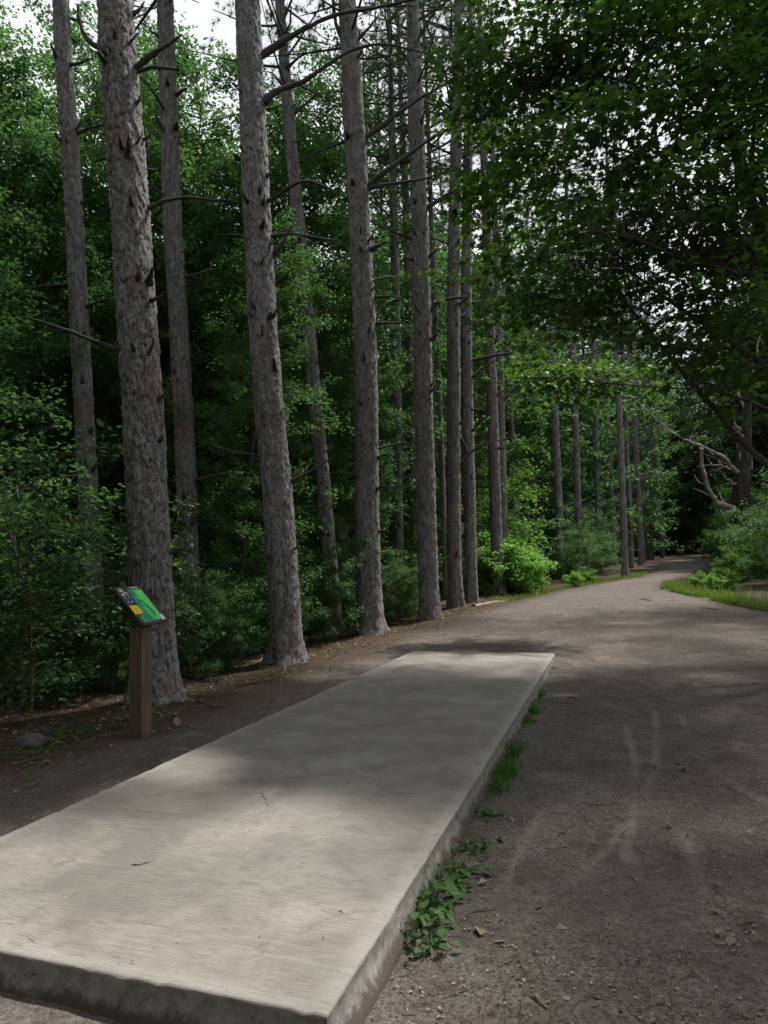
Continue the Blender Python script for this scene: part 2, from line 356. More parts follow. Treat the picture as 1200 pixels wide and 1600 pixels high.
BRANCHES = {
  'A': [
    [(-5.59, 6.85, 7.89, 0.035), (-5.31, 6.88, 8.05, 0.031), (-5.06, 6.9, 8.15, 0.019), (-4.86, 6.91, 8.24, 0.008)],
    [(-5.53, 6.87, 7.89, 0.02), (-5.27, 6.89, 7.89, 0.019), (-4.91, 6.94, 7.8, 0.015)],
    [(-5.94, 6.73, 8.2, 0.023), (-6.13, 6.69, 8.36, 0.023), (-6.23, 6.66, 8.57, 0.02), (-6.28, 6.66, 8.87, 0.016)],
    [(-5.37, 6.93, 6.04, 0.023), (-5.17, 6.99, 6.13, 0.02), (-4.91, 7.06, 6.16, 0.016), (-4.6, 7.16, 6.12, 0.012), (-4.3, 7.25, 6.09, 0.008)],
    [(-5.6, 6.72, 6.7, 0.035), (-5.43, 6.46, 6.72, 0.011)],
    [(-5.48, 6.76, 5.98, 0.031), (-5.31, 6.5, 5.98, 0.011)],
    [(-5.29, 6.83, 5.02, 0.031), (-5.05, 6.59, 5.06, 0.011)],
    [(-5.26, 6.84, 4.78, 0.019), (-4.95, 6.63, 4.71, 0.011)],
    [(-5.12, 7.01, 1.65, 0.016), (-5.02, 7.05, 1.7, 0.016), (-4.93, 7.09, 1.69, 0.012)],
    [(-5.44, 6.78, 4.08, 0.031), (-5.29, 6.51, 4.14, 0.011)],
    [(-5.79, 6.66, 7.87, 0.039), (-5.68, 6.38, 7.83, 0.015)],
  ],
  'B': [
    [(-5.27, 9.77, 10.2, 0.041), (-4.93, 9.87, 10.43, 0.036), (-4.52, 9.99, 10.67, 0.031), (-3.97, 10.16, 10.9, 0.026), (-3.34, 10.36, 10.99, 0.021), (-2.6, 10.6, 11.14, 0.015)],
    [(-5.24, 9.78, 9.36, 0.041), (-5.02, 9.84, 9.55, 0.036), (-4.57, 9.97, 9.71, 0.031), (-4.09, 10.12, 10.04, 0.026), (-3.72, 10.23, 10.24, 0.021), (-3.24, 10.37, 10.29, 0.015), (-2.73, 10.53, 10.15, 0.01), (-2.32, 10.65, 9.98, 0.008)],
    [(-5.19, 9.79, 6.58, 0.031), (-4.98, 9.85, 6.83, 0.026), (-4.8, 9.89, 7.15, 0.015)],
    [(-5.14, 9.81, 6.99, 0.021), (-4.83, 9.92, 7.02, 0.018), (-4.43, 10.07, 6.95, 0.016), (-4.13, 10.18, 6.9, 0.008)],
    [(-5.44, 9.71, 10.3, 0.041), (-5.47, 9.76, 10.81, 0.021), (-5.48, 9.82, 11.01, 0.01)],
    [(-5.25, 9.65, 7.05, 0.041), (-5.05, 9.4, 7.04, 0.015)],
    [(-5.15, 9.68, 5.5, 0.036), (-4.96, 9.43, 5.51, 0.015)],
    [(-5.06, 9.71, 4.64, 0.036), (-4.94, 9.44, 4.76, 0.015)],
    [(-5.6, 9.53, 8.29, 0.031), (-5.51, 9.24, 8.19, 0.015)],
    [(-5.57, 9.54, 6.95, 0.026), (-5.62, 9.21, 6.83, 0.015)],
  ],
  'C': [
    [(-4.64, 13.06, 10.58, 0.039), (-4.33, 13.21, 10.84, 0.039), (-3.81, 13.44, 11.3, 0.033), (-3.31, 13.66, 11.7, 0.02)],
    [(-4.56, 13.08, 9.52, 0.046), (-4.2, 13.15, 9.79, 0.039), (-3.66, 13.28, 10.15, 0.033), (-3.11, 13.42, 10.53, 0.026), (-2.55, 13.55, 10.74, 0.013)],
    [(-4.56, 13.08, 9.49, 0.033), (-3.94, 13.23, 9.55, 0.026), (-3.41, 13.34, 9.58, 0.019), (-2.62, 13.54, 9.77, 0.013)],
    [(-4.48, 12.99, 8.07, 0.039), (-4.07, 12.8, 8.08, 0.019)],
    [(-4.76, 13.02, 12.78, 0.039), (-4.49, 13.08, 13.05, 0.026), (-4.21, 13.15, 13.38, 0.013)],
    [(-4.93, 12.96, 12.76, 0.039), (-5.09, 12.85, 13.17, 0.033), (-5.13, 12.78, 13.72, 0.026)],
    [(-4.87, 12.85, 10.55, 0.045), (-4.81, 12.56, 10.5, 0.019)],
    [(-4.8, 12.88, 9.48, 0.045), (-4.72, 12.59, 9.47, 0.013)],
    [(-4.66, 12.93, 8.0, 0.045), (-4.6, 12.63, 8.02, 0.013)],
    [(-4.48, 13.11, 7.08, 0.026), (-4.13, 13.15, 7.06, 0.02), (-3.88, 13.15, 6.98, 0.013)],
    [(-4.45, 13.12, 6.52, 0.026), (-3.94, 13.13, 6.45, 0.019), (-3.67, 13.07, 6.29, 0.013)],
    [(-4.46, 12.99, 3.65, 0.019), (-4.19, 12.76, 3.67, 0.016)],
    [(-4.5, 12.98, 2.99, 0.026), (-4.25, 12.74, 3.04, 0.019)],
    [(-4.47, 12.99, 2.14, 0.019), (-4.24, 12.75, 2.14, 0.013)],
  ],
  'D': [
    [(-3.81, 15.06, 9.89, 0.044), (-3.42, 15.18, 10.13, 0.037), (-2.98, 15.32, 10.4, 0.022), (-2.76, 15.39, 10.49, 0.015)],
    [(-3.85, 15.05, 8.6, 0.044), (-3.66, 15.0, 8.73, 0.029), (-3.47, 14.95, 8.8, 0.014)],
    [(-3.83, 15.06, 7.38, 0.044), (-3.58, 15.15, 7.6, 0.037), (-3.22, 15.29, 7.69, 0.029), (-2.91, 15.4, 7.71, 0.015)],
    [(-3.8, 14.98, 6.65, 0.036), (-3.55, 14.84, 6.72, 0.022)],
    [(-3.99, 14.91, 9.95, 0.044), (-3.98, 14.69, 9.99, 0.014)],
    [(-4.11, 14.87, 8.6, 0.029), (-4.22, 14.61, 8.54, 0.014)],
    [(-3.84, 14.96, 11.86, 0.036), (-3.66, 14.8, 12.16, 0.022)],
    [(-3.85, 15.05, 5.03, 0.022), (-3.59, 15.14, 5.17, 0.015), (-3.37, 15.21, 5.32, 0.007)],
  ],
  'E': [
    [(-3.49, 17.49, 10.24, 0.033), (-3.2, 17.64, 10.84, 0.025), (-3.08, 17.73, 11.04, 0.017)],
    [(-3.53, 17.39, 8.37, 0.033), (-3.21, 17.27, 8.51, 0.016)],
    [(-3.48, 17.4, 9.49, 0.033), (-3.17, 17.28, 9.52, 0.016)],
    [(-3.42, 17.42, 13.14, 0.033), (-3.04, 17.33, 13.26, 0.016)],
  ],
  'F': [
    [(-3.57, 18.73, 7.2, 0.036), (-2.92, 18.8, 7.29, 0.035), (-2.39, 18.84, 7.31, 0.026), (-1.82, 18.89, 7.43, 0.017)],
    [(-3.52, 18.74, 6.75, 0.036), (-3.23, 18.91, 7.02, 0.027), (-2.88, 19.09, 7.25, 0.018)],
    [(-3.38, 18.7, 11.02, 0.027), (-2.93, 18.63, 11.05, 0.018)],
    [(-3.57, 18.64, 5.77, 0.027), (-3.18, 18.55, 5.71, 0.018)],
    [(-3.37, 18.71, 12.37, 0.027), (-3.04, 18.59, 12.53, 0.018)],
  ],
  'G': [
    [(-3.41, 21.68, 7.15, 0.031), (-3.71, 21.59, 7.31, 0.02), (-3.9, 21.53, 7.49, 0.01)],
    [(-3.39, 21.69, 6.83, 0.031), (-3.0, 21.65, 7.04, 0.02), (-2.78, 21.57, 7.12, 0.01)],
    [(-3.4, 21.59, 5.14, 0.031), (-3.06, 21.49, 5.09, 0.015)],
  ],
  'H': [
    [(-3.47, 23.77, 7.1, 0.034), (-3.11, 23.71, 7.39, 0.022), (-2.87, 23.61, 7.59, 0.011)],
    [(-3.49, 23.68, 5.7, 0.022), (-3.11, 23.58, 5.88, 0.011)],
  ],
  'b1': [
    [(-8.49, 8.71, 10.17, 0.026), (-8.26, 8.73, 10.12, 0.021), (-7.94, 8.77, 10.18, 0.01)],
    [(-8.55, 8.6, 10.22, 0.026), (-8.47, 8.4, 10.28, 0.015)],
  ],
  'b2': [
    [(-7.23, 9.86, 11.05, 0.028), (-7.36, 9.71, 11.15, 0.022), (-7.43, 9.58, 11.18, 0.011)],
    [(-7.03, 9.84, 10.01, 0.027), (-6.73, 9.72, 9.97, 0.016)],
    [(-7.18, 9.79, 10.18, 0.044), (-7.07, 9.61, 10.17, 0.011)],
    [(-7.2, 9.87, 8.13, 0.022), (-7.3, 9.86, 8.42, 0.017), (-7.37, 9.85, 8.59, 0.011)],
    [(-7.28, 9.85, 8.16, 0.022), (-7.46, 9.76, 8.32, 0.016), (-7.58, 9.7, 8.43, 0.011)],
    [(-7.04, 9.84, 9.38, 0.038), (-6.9, 9.66, 9.35, 0.011)],
  ],
  'b3': [
    [(-6.55, 13.27, 12.84, 0.028), (-6.15, 13.27, 13.07, 0.021), (-5.65, 13.3, 13.11, 0.014)],
    [(-6.39, 13.32, 11.75, 0.028), (-6.1, 13.47, 12.08, 0.021), (-5.84, 13.61, 12.34, 0.014)],
    [(-6.64, 13.24, 13.62, 0.028), (-6.38, 13.18, 13.81, 0.021), (-6.27, 13.07, 14.16, 0.014)],
  ],
  'b4': [
    [(-5.56, 18.35, 13.64, 0.036), (-5.69, 18.42, 14.01, 0.027), (-5.86, 18.47, 14.28, 0.018)],
    [(-5.62, 18.24, 9.11, 0.027), (-5.14, 18.18, 9.05, 0.018)],
    [(-5.63, 18.24, 7.4, 0.027), (-5.2, 18.17, 7.13, 0.018)],
    [(-5.49, 18.29, 17.21, 0.027), (-4.91, 18.26, 17.22, 0.018)],
  ],
}
DEAD_TREE = dict(
  trunk=[(4.9, 30.12, 0.42, 0.434), (4.88, 30.11, 1.44, 0.345), (4.9, 30.12, 2.45, 0.319), (4.96, 30.14, 3.48, 0.345), (5.08, 30.18, 4.51, 0.281), (5.22, 30.22, 5.41, 0.255), (5.37, 30.27, 6.58, 0.191), (5.51, 30.32, 7.89, 0.14), (5.69, 30.38, 9.48, 0.089)],
  limb_a=[(4.95, 30.14, 3.32, 0.153), (4.44, 29.75, 3.45, 0.139), (4.04, 29.41, 3.6, 0.126), (3.75, 29.1, 4.04, 0.112), (3.55, 28.82, 4.66, 0.099), (3.47, 28.59, 5.31, 0.098), (3.44, 28.36, 5.63, 0.098)],
  limb_b=[(5.05, 30.17, 4.71, 0.14), (4.76, 29.86, 4.93, 0.101), (4.53, 29.57, 5.19, 0.075), (4.27, 29.27, 5.45, 0.075), (3.87, 28.93, 5.6, 0.062), (3.39, 28.56, 5.81, 0.055), (2.81, 28.15, 5.99, 0.049), (2.39, 27.8, 6.27, 0.042), (1.94, 27.44, 6.64, 0.036), (1.49, 27.08, 7.03, 0.036), (1.09, 26.73, 7.38, 0.03)],
  limb_c=[(4.91, 30.12, 4.85, 0.064), (4.62, 30.31, 5.05, 0.052), (4.28, 30.47, 5.2, 0.046), (3.72, 30.57, 5.31, 0.026)],
  limb_d=[(4.92, 30.13, 4.33, 0.051), (4.63, 29.85, 4.4, 0.044), (4.42, 29.61, 4.54, 0.038), (4.32, 29.39, 4.77, 0.025)],
  limb_e=[(5.4, 30.28, 7.37, 0.077), (5.13, 30.46, 8.28, 0.064), (4.91, 30.65, 8.79, 0.052), (4.63, 30.82, 9.33, 0.039), (4.35, 30.99, 10.04, 0.026)],
  limb_f=[(5.28, 30.25, 6.06, 0.089), (4.95, 29.92, 6.68, 0.063), (4.84, 29.68, 7.03, 0.025)],
  limb_g=[(5.64, 30.37, 8.42, 0.064), (5.95, 30.68, 9.53, 0.051), (6.34, 31.02, 10.94, 0.026)],
)
MAPLE_LIMBS = dict(
  trunk=[(2.9, 10.46, 0.2, 0.221), (2.9, 10.51, 1.29, 0.188), (2.87, 10.54, 1.98, 0.163), (2.78, 10.55, 2.94, 0.138), (2.67, 10.56, 3.85, 0.121), (2.56, 10.56, 4.68, 0.104), (2.41, 10.55, 5.44, 0.092), (2.32, 10.56, 5.81, 0.083), (2.18, 10.56, 6.31, 0.079), (2.08, 10.57, 6.97, 0.075), (2.01, 10.59, 7.33, 0.067), (1.9, 10.59, 7.85, 0.058), (1.53, 10.51, 8.51, 0.045), (1.19, 10.44, 8.84, 0.036), (0.7, 10.32, 9.19, 0.027), (-0.1, 10.09, 9.71, 0.018)],
  limb_low=[(2.84, 10.44, 1.97, 0.094), (2.44, 10.39, 2.32, 0.069), (2.07, 10.35, 2.65, 0.052), (1.85, 10.37, 2.9, 0.048), (1.67, 10.39, 3.15, 0.044), (1.49, 10.41, 3.47, 0.04), (1.27, 10.42, 3.79, 0.04), (1.09, 10.45, 4.08, 0.036), (0.9, 10.47, 4.39, 0.032), (0.56, 10.44, 4.93, 0.023), (0.23, 10.41, 5.41, 0.014)],
  limb_mid=[(2.75, 10.41, 2.92, 0.077), (2.43, 10.34, 3.55, 0.055), (2.14, 10.27, 3.97, 0.043), (1.92, 10.22, 4.17, 0.039), (1.49, 10.11, 4.53, 0.03), (1.03, 9.99, 4.9, 0.026), (0.63, 9.88, 5.26, 0.017), (0.24, 9.78, 5.63, 0.013)],
  limb_side=[(2.62, 10.37, 3.81, 0.06), (2.29, 10.12, 5.01, 0.038), (1.91, 9.85, 5.15, 0.029), (1.33, 9.52, 5.26, 0.02), (0.96, 9.25, 5.31, 0.016), (0.54, 8.97, 5.47, 0.012), (0.0, 8.65, 5.55, 0.008)],
  limb_flat=[(2.42, 10.3, 3.55, 0.038), (1.86, 10.45, 4.28, 0.026), (1.41, 10.64, 4.43, 0.023), (0.92, 10.81, 4.59, 0.019), (0.26, 10.93, 4.89, 0.015), (-0.53, 11.0, 5.28, 0.01)],
  limb_high=[(1.93, 10.77, 7.96, 0.036), (1.27, 10.68, 8.06, 0.028), (0.68, 10.61, 8.68, 0.023), (0.16, 10.56, 8.95, 0.019), (-0.31, 10.53, 9.15, 0.014), (-1.12, 10.38, 9.36, 0.01)],
  limb_right=[(2.45, 10.74, 5.51, 0.053), (2.34, 10.83, 6.73, 0.04), (2.27, 10.93, 7.3, 0.036), (2.46, 11.12, 8.39, 0.028), (2.42, 11.23, 9.42, 0.023), (2.24, 11.3, 10.82, 0.014)],
  limb_back=[(2.62, 10.37, 3.81, 0.06), (2.28, 10.87, 5.6, 0.045), (1.82, 11.33, 6.8, 0.038), (1.26, 11.76, 7.8, 0.03), (0.4, 12.09, 8.64, 0.021), (-0.69, 12.34, 9.23, 0.017), (-1.67, 12.62, 9.58, 0.012)],
  limb_far=[(2.75, 10.41, 2.92, 0.06), (2.28, 11.13, 3.56, 0.042), (1.71, 11.82, 4.06, 0.035), (1.02, 12.47, 4.36, 0.027), (0.19, 13.07, 4.68, 0.023), (-0.99, 13.55, 5.04, 0.019), (-1.82, 14.16, 5.32, 0.013)],
  limb_crown=[(2.4, 10.51, 5.42, 0.07), (3.06, 11.12, 7.74, 0.063), (3.7, 11.73, 11.17, 0.056), (3.76, 12.15, 14.43, 0.044), (3.44, 12.44, 17.54, 0.03)],
)
MAPLE_BLOBS = [
   ((0.78, 10.39, 9.04), 1.50, 1.30, 0.80),
   ((-0.52, 10.37, 9.29), 1.20, 1.40, 0.90),
   ((1.74, 10.07, 8.15), 1.10, 1.20, 1.10),
   ((0.24, 9.99, 7.31), 1.50, 1.40, 0.70),
   ((-1.3, 11.17, 7.68), 1.00, 1.20, 1.00),
   ((1.33, 9.73, 6.08), 1.20, 1.20, 1.00),
   ((-0.29, 10.03, 5.68), 1.40, 1.30, 0.80),
   ((0.53, 9.88, 4.74), 1.20, 1.00, 0.55),
   ((-1.08, 11.24, 5.45), 0.90, 1.20, 0.60),
   ((1.81, 9.46, 4.58), 0.60, 0.90, 0.90),
   ((2.11, 9.99, 6.79), 0.70, 1.20, 1.50),
   ((-1.63, 11.05, 9.65), 0.90, 1.20, 1.00),
   ((1.28, 9.71, 4.05), 0.70, 0.80, 0.45),
   ((1.43, 9.97, 3.31), 0.45, 0.60, 0.30),
   ((-0.53, 14.06, 5.01), 1.10, 1.00, 0.42),
   ((-1.41, 14.08, 5.32), 0.70, 0.80, 0.30),
   ((0.45, 13.86, 5.04), 0.60, 0.80, 0.35),
   ((1.51, 11.05, 11.5), 2.00, 1.80, 1.20),
   ((-0.55, 11.42, 12.95), 2.00, 1.80, 1.20),
   ((3.09, 11.05, 9.7), 1.20, 1.50, 1.50),
   ((-2.25, 11.9, 6.81), 0.60, 0.70, 0.50),
   ((1.61, 10.66, 4.86), 0.90, 1.00, 0.50),
   ((1.12, 11.13, 4.53), 0.80, 0.90, 0.35),
   ((1.96, 10.36, 3.93), 0.50, 0.80, 0.40),
   ((1.39, 10.59, 5.63), 1.00, 1.00, 0.50),
   ((0.54, 10.94, 6.86), 1.00, 1.00, 0.50),
   ((1.91, 10.55, 5.91), 0.70, 0.90, 0.60),
   ((-0.03, 13.91, 5.02), 0.80, 0.80, 0.30),
   ((-0.89, 14.05, 5.42), 0.80, 0.80, 0.28),
   ((0.84, 13.78, 4.71), 0.50, 0.60, 0.22),
   ((-0.53, 13.95, 4.78), 0.80, 0.70, 0.22),
   ((-1.55, 14.04, 5.12), 0.50, 0.60, 0.20),
]
WEEDS_GRASS = [(-0.86, 9.93), (-0.9, 8.19), (-0.88, 7.31), (-0.88, 6.8), (-0.87, 5.71), (-0.85, 5.16), (-0.85, 4.82)]
WEEDS_LEAFY = [(-0.84, 4.3), (-0.82, 3.78), (-0.81, 3.49), (-0.82, 3.29), (-0.86, 3.11), (-0.88, 2.93), (-0.8, 2.81), (-0.86, 2.75)]
LEFTPLANTS = [(-5.04, 4.69), (-4.88, 4.91), (-5.22, 5.54), (-5.09, 5.84), (-4.39, 4.06), (-4.68, 4.85), (-4.62, 6.21), (-4.1, 5.64)]
ROCKPOS = [(-5.22, 5.05)]
STICKS = [(-0.17, 4.42), (-0.02, 4.47), (0.37, 5.74), (0.48, 5.61), (0.52, 5.73), (0.65, 5.71), (-4.72, 7.0), (-4.26, 6.81), (-4.26, 6.81), (-4.37, 7.51), (-0.03, 2.9), (0.04, 2.92), (-0.12, 3.67), (-0.1, 3.55), (0.26, 3.06), (0.37, 2.95), (0.25, 5.3), (0.33, 5.24), (-2.18, 3.92), (-2.02, 3.71), (-2.28, 2.82), (-2.21, 2.87), (-4.44, 8.17), (-4.19, 8.08)]
LEAVES = [(-0.43, 3.23), (-0.49, 3.21), (-0.32, 3.1), (-0.28, 3.09), (-0.19, 3.1), (-0.12, 2.8), (0.42, 5.59), (0.3, 3.26), (0.36, 3.14), (0.05, 2.9), (0.48, 3.22), (-0.63, 3.01), (-0.66, 3.92), (-0.7, 4.13), (0.68, 4.47), (-0.02, 3.39), (-0.55, 2.91), (-4.06, 5.91), (-4.46, 6.87), (-3.28, 4.18), (-3.93, 5.23), (-4.16, 6.93), (-3.64, 7.02), (-1.13, 2.68), (0.04, 3.62), (0.09, 3.49)]
ROOTS = [(0.36, 19.68), (0.63, 19.45), (0.89, 18.91), (1.1, 18.71), (1.58, 17.16), (1.91, 17.12), (2.29, 16.57), (0.88, 11.44), (1.15, 11.45), (1.34, 11.2), (-3.51, 17.63), (-3.2, 18.79), (-2.89, 19.29), (-0.41, 12.23), (-0.15, 12.24), (0.15, 12.25)]

# ------------------------------------------------------------------ terrain
_YS = [-400, -5, 4, 8, 10.9, 11.6, 16, 20, 28, 36, 50, 70, 120, 400]
_ZS = [-.4, -.2, -.17, -.14, -.06, -.01, .22, .38, .66, .86, 1.22, 1.75, 3, 8]
_LY = [-40, 0, 4, 6, 8, 10, 13, 15, 17, 19, 21, 23, 25, 28, 30, 35, 45, 65, 80, 95, 130]
_LX = [-6, -5.3, -4.9, -4.7, -4.55, -4.5, -4.1, -3.6, -3.4, -3.0, -2.3, -1.9, -1.2, .0, .85, 1.45, 2.6, 5.6, 12.5, 26, 60]
_RY = [-40, 8, 12, 14, 16, 17, 20, 23, 26, 30, 36, 45, 65, 73, 95, 130]
_RX = [7, 7, 6.2, 5.0, 3.6, 3.15, 2.4, 1.75, 2.1, 3.2, 4.4, 5.8, 8.8, 11.8, 29, 63]

def path_in(x, y):
    """metres inside the dirt path (negative outside)"""
    d = np.minimum(x - np.interp(y, _LY, _LX), np.interp(y, _RY, _RX) - x)
    return d + .35 * fbm(x * 1.1 + 3, y * 1.1, 4)

def height(x, y):
    x = np.asarray(x, float); y = np.asarray(y, float)
    z = np.interp(y, _YS, _ZS)
    z = z + .05 * fbm(x * .5, y * .5, 3) * smoothstep(0, 2, np.abs(path_in(x, y)) + .5)
    out = np.maximum(np.interp(y, _LY, _LX) - x, x - np.interp(y, _RY, _RX))
    for q in PINES[:10]:
        px, py = q[2][0][:2]
        z = z + .07 * np.exp(-((x - px) ** 2 + (y - py) ** 2) / .30)
    z = z + .05 * smoothstep(2.6, 1.9, y) * smoothstep(-1.0, -2.0, x)
    return z + .25 * fbm(x * .13, y * .13, 3) * smoothstep(1.0, 8, out)

def surf(x, y):
    """dirt surface with its small unevenness"""
    z = height(x, y)
    return z + .022 * fbm(x * 2.3, y * 2.3, 3) + .009 * fbm(x * 9, y * 9, 3)

def grid_faces(nx, ny):
    i, j = np.meshgrid(np.arange(nx - 1), np.arange(ny - 1), indexing='ij')
    a = i * ny + j
    return np.stack([a, a + ny, a + ny + 1, a + 1], -1).reshape(-1, 4)

def spaced(lo, hi, fine, c, grow=1.06):
    out = [c]; s = fine
    while out[-1] < hi: out.append(out[-1] + s); s *= grow
    neg = [c]; s = fine
    while neg[-1] > lo: neg.append(neg[-1] - s); s *= grow
    return np.array(neg[:0:-1] + out)

# forest floor: one sheet to the horizon
gx = spaced(-600, 600, .10, -4.8, 1.035); gy = spaced(-600, 900, .12, 6.0, 1.03)
GX, GY = np.meshgrid(gx, gy, indexing='ij')
GZ = height(GX, GY) + .05 * fbm(GX * 3, GY * 3, 3) * smoothstep(.2, -.5, path_in(GX, GY))
GZ -= .03 * smoothstep(-.1, .3, path_in(GX, GY))
m = NT('forest_floor')
co = m.co()
big = m.noise(co, 1.3, 4); fine = m.noise(co, 26, 6, .75); v = m.n('TexVoronoi'); m.l(co, v.inputs['Vector']); v.inputs['Scale'].default_value = 34
c = m.ramp(fine, [(.3, (.022, .016, .012)), (.5, (.06, .045, .034)), (.72, (.13, .10, .075))])
c = m.mix(m.ramp(m.noise(m.co((1, 1, 1)), 9, 5), [(.45, 0.0), (.62, .8)]), c, (.085, .058, .04))
m.principled(c, .95, .1, m.bump(m.math('ADD', fine, v.outputs['Distance']), .9, .03))
MAT['forest_floor'] = m.m
ground = put('forest_floor', make_mesh('forest_floor', np.stack([GX, GY, GZ], -1).reshape(-1, 3), grid_faces(*GX.shape), MAT['forest_floor']))
tag(ground, kind='structure')

# dirt path: a worn sheet laid over it, its edge sinking under the litter
def seg_dist(px, py, poly):
    d = np.full(px.shape, 1e9)
    for (ax, ay), (bx, by) in zip(poly[:-1], poly[1:]):
        vx, vy = bx - ax, by - ay; L = vx * vx + vy * vy + 1e-9
        t = np.clip(((px - ax) * vx + (py - ay) * vy) / L, 0, 1)
        d = np.minimum(d, np.hypot(px - ax - t * vx, py - ay - t * vy))
    return d

TRACKS = [
    [(.03, 6.9), (.09, 5.7), (.05, 5.0), (.02, 4.4), (-.02, 4.0), (.05, 3.5), (.1, 3.05)],
    [(.33, 7.6), (.28, 6.4), (.22, 5.6), (.05, 4.6), (-.1, 4.0), (-.28, 3.5)],
    [(.55, 7.4), (.55, 6.0), (.75, 5.2), (1.0, 4.7)],
    [(.3, 4.3), (.33, 3.7), (.27, 3.1), (.22, 2.6)],
    [(-.55, 5.2), (-.5, 4.5), (-.56, 3.8), (-.6, 3.2)],
]
def path_sheet(xs, ys):
    PX, PY = np.meshgrid(xs, ys, indexing='ij')
    PX = PX + np.interp(PY, [-50, 15, 24, 34, 45, 65, 80, 95, 130], [0, 0, .6, 2.4, 4.05, 7.2, 14.4, 27.5, 61.5])
    ins = path_in(PX, PY)
    PZ = surf(PX, PY) + np.clip(ins * .08, -.05, .012)
    tr = np.zeros(PX.shape)
    for t in TRACKS:
        tr = np.maximum(tr, smoothstep(.050, .008, seg_dist(PX, PY, t) + .045 * fbm(PX * 6, PY * 6, 4)))
    tr = tr * np.clip(2.2 * vnoise(PX * 2.2, PY * 2.2) - .45, 0, 1)
    PZ = PZ - .004 * tr
    F = grid_faces(*PX.shape)
    keep = (ins.ravel()[F] > -.35).any(1)
    return np.stack([PX, PY, PZ], -1).reshape(-1, 3), F[keep], tr.ravel(), ins.ravel()
m = NT('packed_dirt')
co = m.co()
n_big = m.noise(co, .55, 5, .6); n_mid = m.noise(co, 3.2, 6, .65, .6); n_fine = m.noise(co, 55, 6, .75); n_grit = m.noise(co, 150, 4, .75); n_clod = m.noise(co, 19, 6, .8, .4)
c = m.ramp(n_mid, [(.30, (.104, .089, .080)), (.5, (.158, .139, .126)), (.70, (.226, .204, .187))])
c = m.mix(m.ramp(n_big, [(.35, 0.0), (.7, .55)]), c, (.135, .112, .098))
c = m.mix(m.ramp(n_clod, [(.38, .8), (.52, 0.0)]), c, (.082, .069, .061))
c = m.mix(m.ramp(n_clod, [(.58, 0.0), (.70, .55)]), c, (.29, .26, .235))
c = m.mix(m.ramp(n_fine, [(.38, .9), (.52, 0.0)]), c, (.055, .043, .036))
c = m.mix(m.ramp(n_grit, [(.58, 0.0), (.68, .65)]), c, (.36, .33, .30))
c = m.mix(m.ramp(m.noise(co, 1.7, 6, .7, 1.0), [(.52, 0.0), (.66, .7)]), c, (.088, .070, .060))
c = m.mix(m.math('MULTIPLY', m.attr('track'), .34), c, (.36, .325, .295))
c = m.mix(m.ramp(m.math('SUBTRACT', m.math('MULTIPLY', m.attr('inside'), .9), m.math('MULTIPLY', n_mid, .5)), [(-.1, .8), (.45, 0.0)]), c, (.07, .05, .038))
hh = m.math('ADD', m.math('MULTIPLY', n_clod, 1.2), m.math('ADD', n_fine, m.math('MULTIPLY', n_grit, .35)))
m.principled(c, .95, .12, m.bump(hh, .75, .018))
MAT['dirt'] = m.m
V1, F1, t1, i1 = path_sheet(np.concatenate([np.arange(-7.5, -1.2, .07), np.arange(-1.2, 1.6, .03), np.arange(1.6, 8.6, .07)]), spaced(-7, 140, .045, 3.2, 1.012))
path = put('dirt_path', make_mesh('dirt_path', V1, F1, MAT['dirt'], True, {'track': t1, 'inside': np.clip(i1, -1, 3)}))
tag(path, kind='structure')

# ------------------------------------------------------------------ concrete tee pad
PX0, PX1, PY0, PY1 = -3.250, -.922, 2.058, 11.006
def rim_axis(a, b, n):
    inner = np.linspace(a + .09, b - .09, n)
    co_ = np.concatenate([[a, a, a, a, a, a, a + .006, a + .02, a + .05], inner, [b - .05, b - .02, b - .006, b, b, b, b, b, b]])
    dz = np.zeros(len(co_)); prof = [-.42, -.17, -.13, -.09, -.05, -.016, -.005, -.001, 0]
    dz[:9] = prof; dz[-9:] = prof[::-1]
    return co_, dz
ax_x, dzx = rim_axis(PX0, PX1, 60); ax_y, dzy = rim_axis(PY0, PY1, 240)
AX, AY = np.meshgrid(ax_x, ax_y, indexing='ij')
DX, DY = np.meshgrid(dzx, dzy, indexing='ij')
AZ = np.minimum(DX, DY)
edge = np.minimum(np.minimum(AX - PX0, PX1 - AX), np.minimum(AY - PY0, PY1 - AY))
side = AZ < -.012
rag = fbm(AX * 5 + AZ * 9, AY * 5 + AZ * 9, 4)
outx = np.where(DX < -.012, np.sign(AX - (PX0 + PX1) / 2), 0); outy = np.where(DY < -.012, np.sign(AY - (PY0 + PY1) / 2), 0)
bulge = np.where(AZ < -.12, .028, np.where(AZ < -.05, .004, -.006)) + .012 * rag + .008 * fbm(AX * 23, AY * 23, 3)
chip = np.where((edge < .06) & (AZ > -.05), -.010 * smoothstep(.12, .3, fbm(AX * 16, AY * 16, 3)), 0)
AZ2 = np.where(AZ < -.012, AZ, AZ + .006 * fbm(AX * .9, AY * .9, 3) + chip)
rim = smoothstep(.10, .06, edge)
m = NT('broomed_concrete')
co = m.co(); cb = m.co((2.8, 56, 1)); cb2 = m.co((.6, 16, 1)); soil = m.noise(co, 5, 6, .75, .8)
broom = m.noise(cb, 3.2, 6, .7); broom2 = m.noise(cb2, 2.2, 5, .65); blot = m.noise(co, .8, 5, .6); stain = m.noise(co, 2.6, 6, .65, .5); grit = m.noise(co, 120, 4, .7)
c = m.ramp(blot, [(.32, (.184, .168, .147)), (.5, (.240, .222, .197)), (.68, (.290, .272, .245))])
c = m.mix(m.ramp(stain, [(.44, .0), (.62, .65)]), c, (.150, .136, .122))
c = m.mix(m.ramp(broom, [(.40, .65), (.50, 0.0)]), c, (.105, .094, .083))
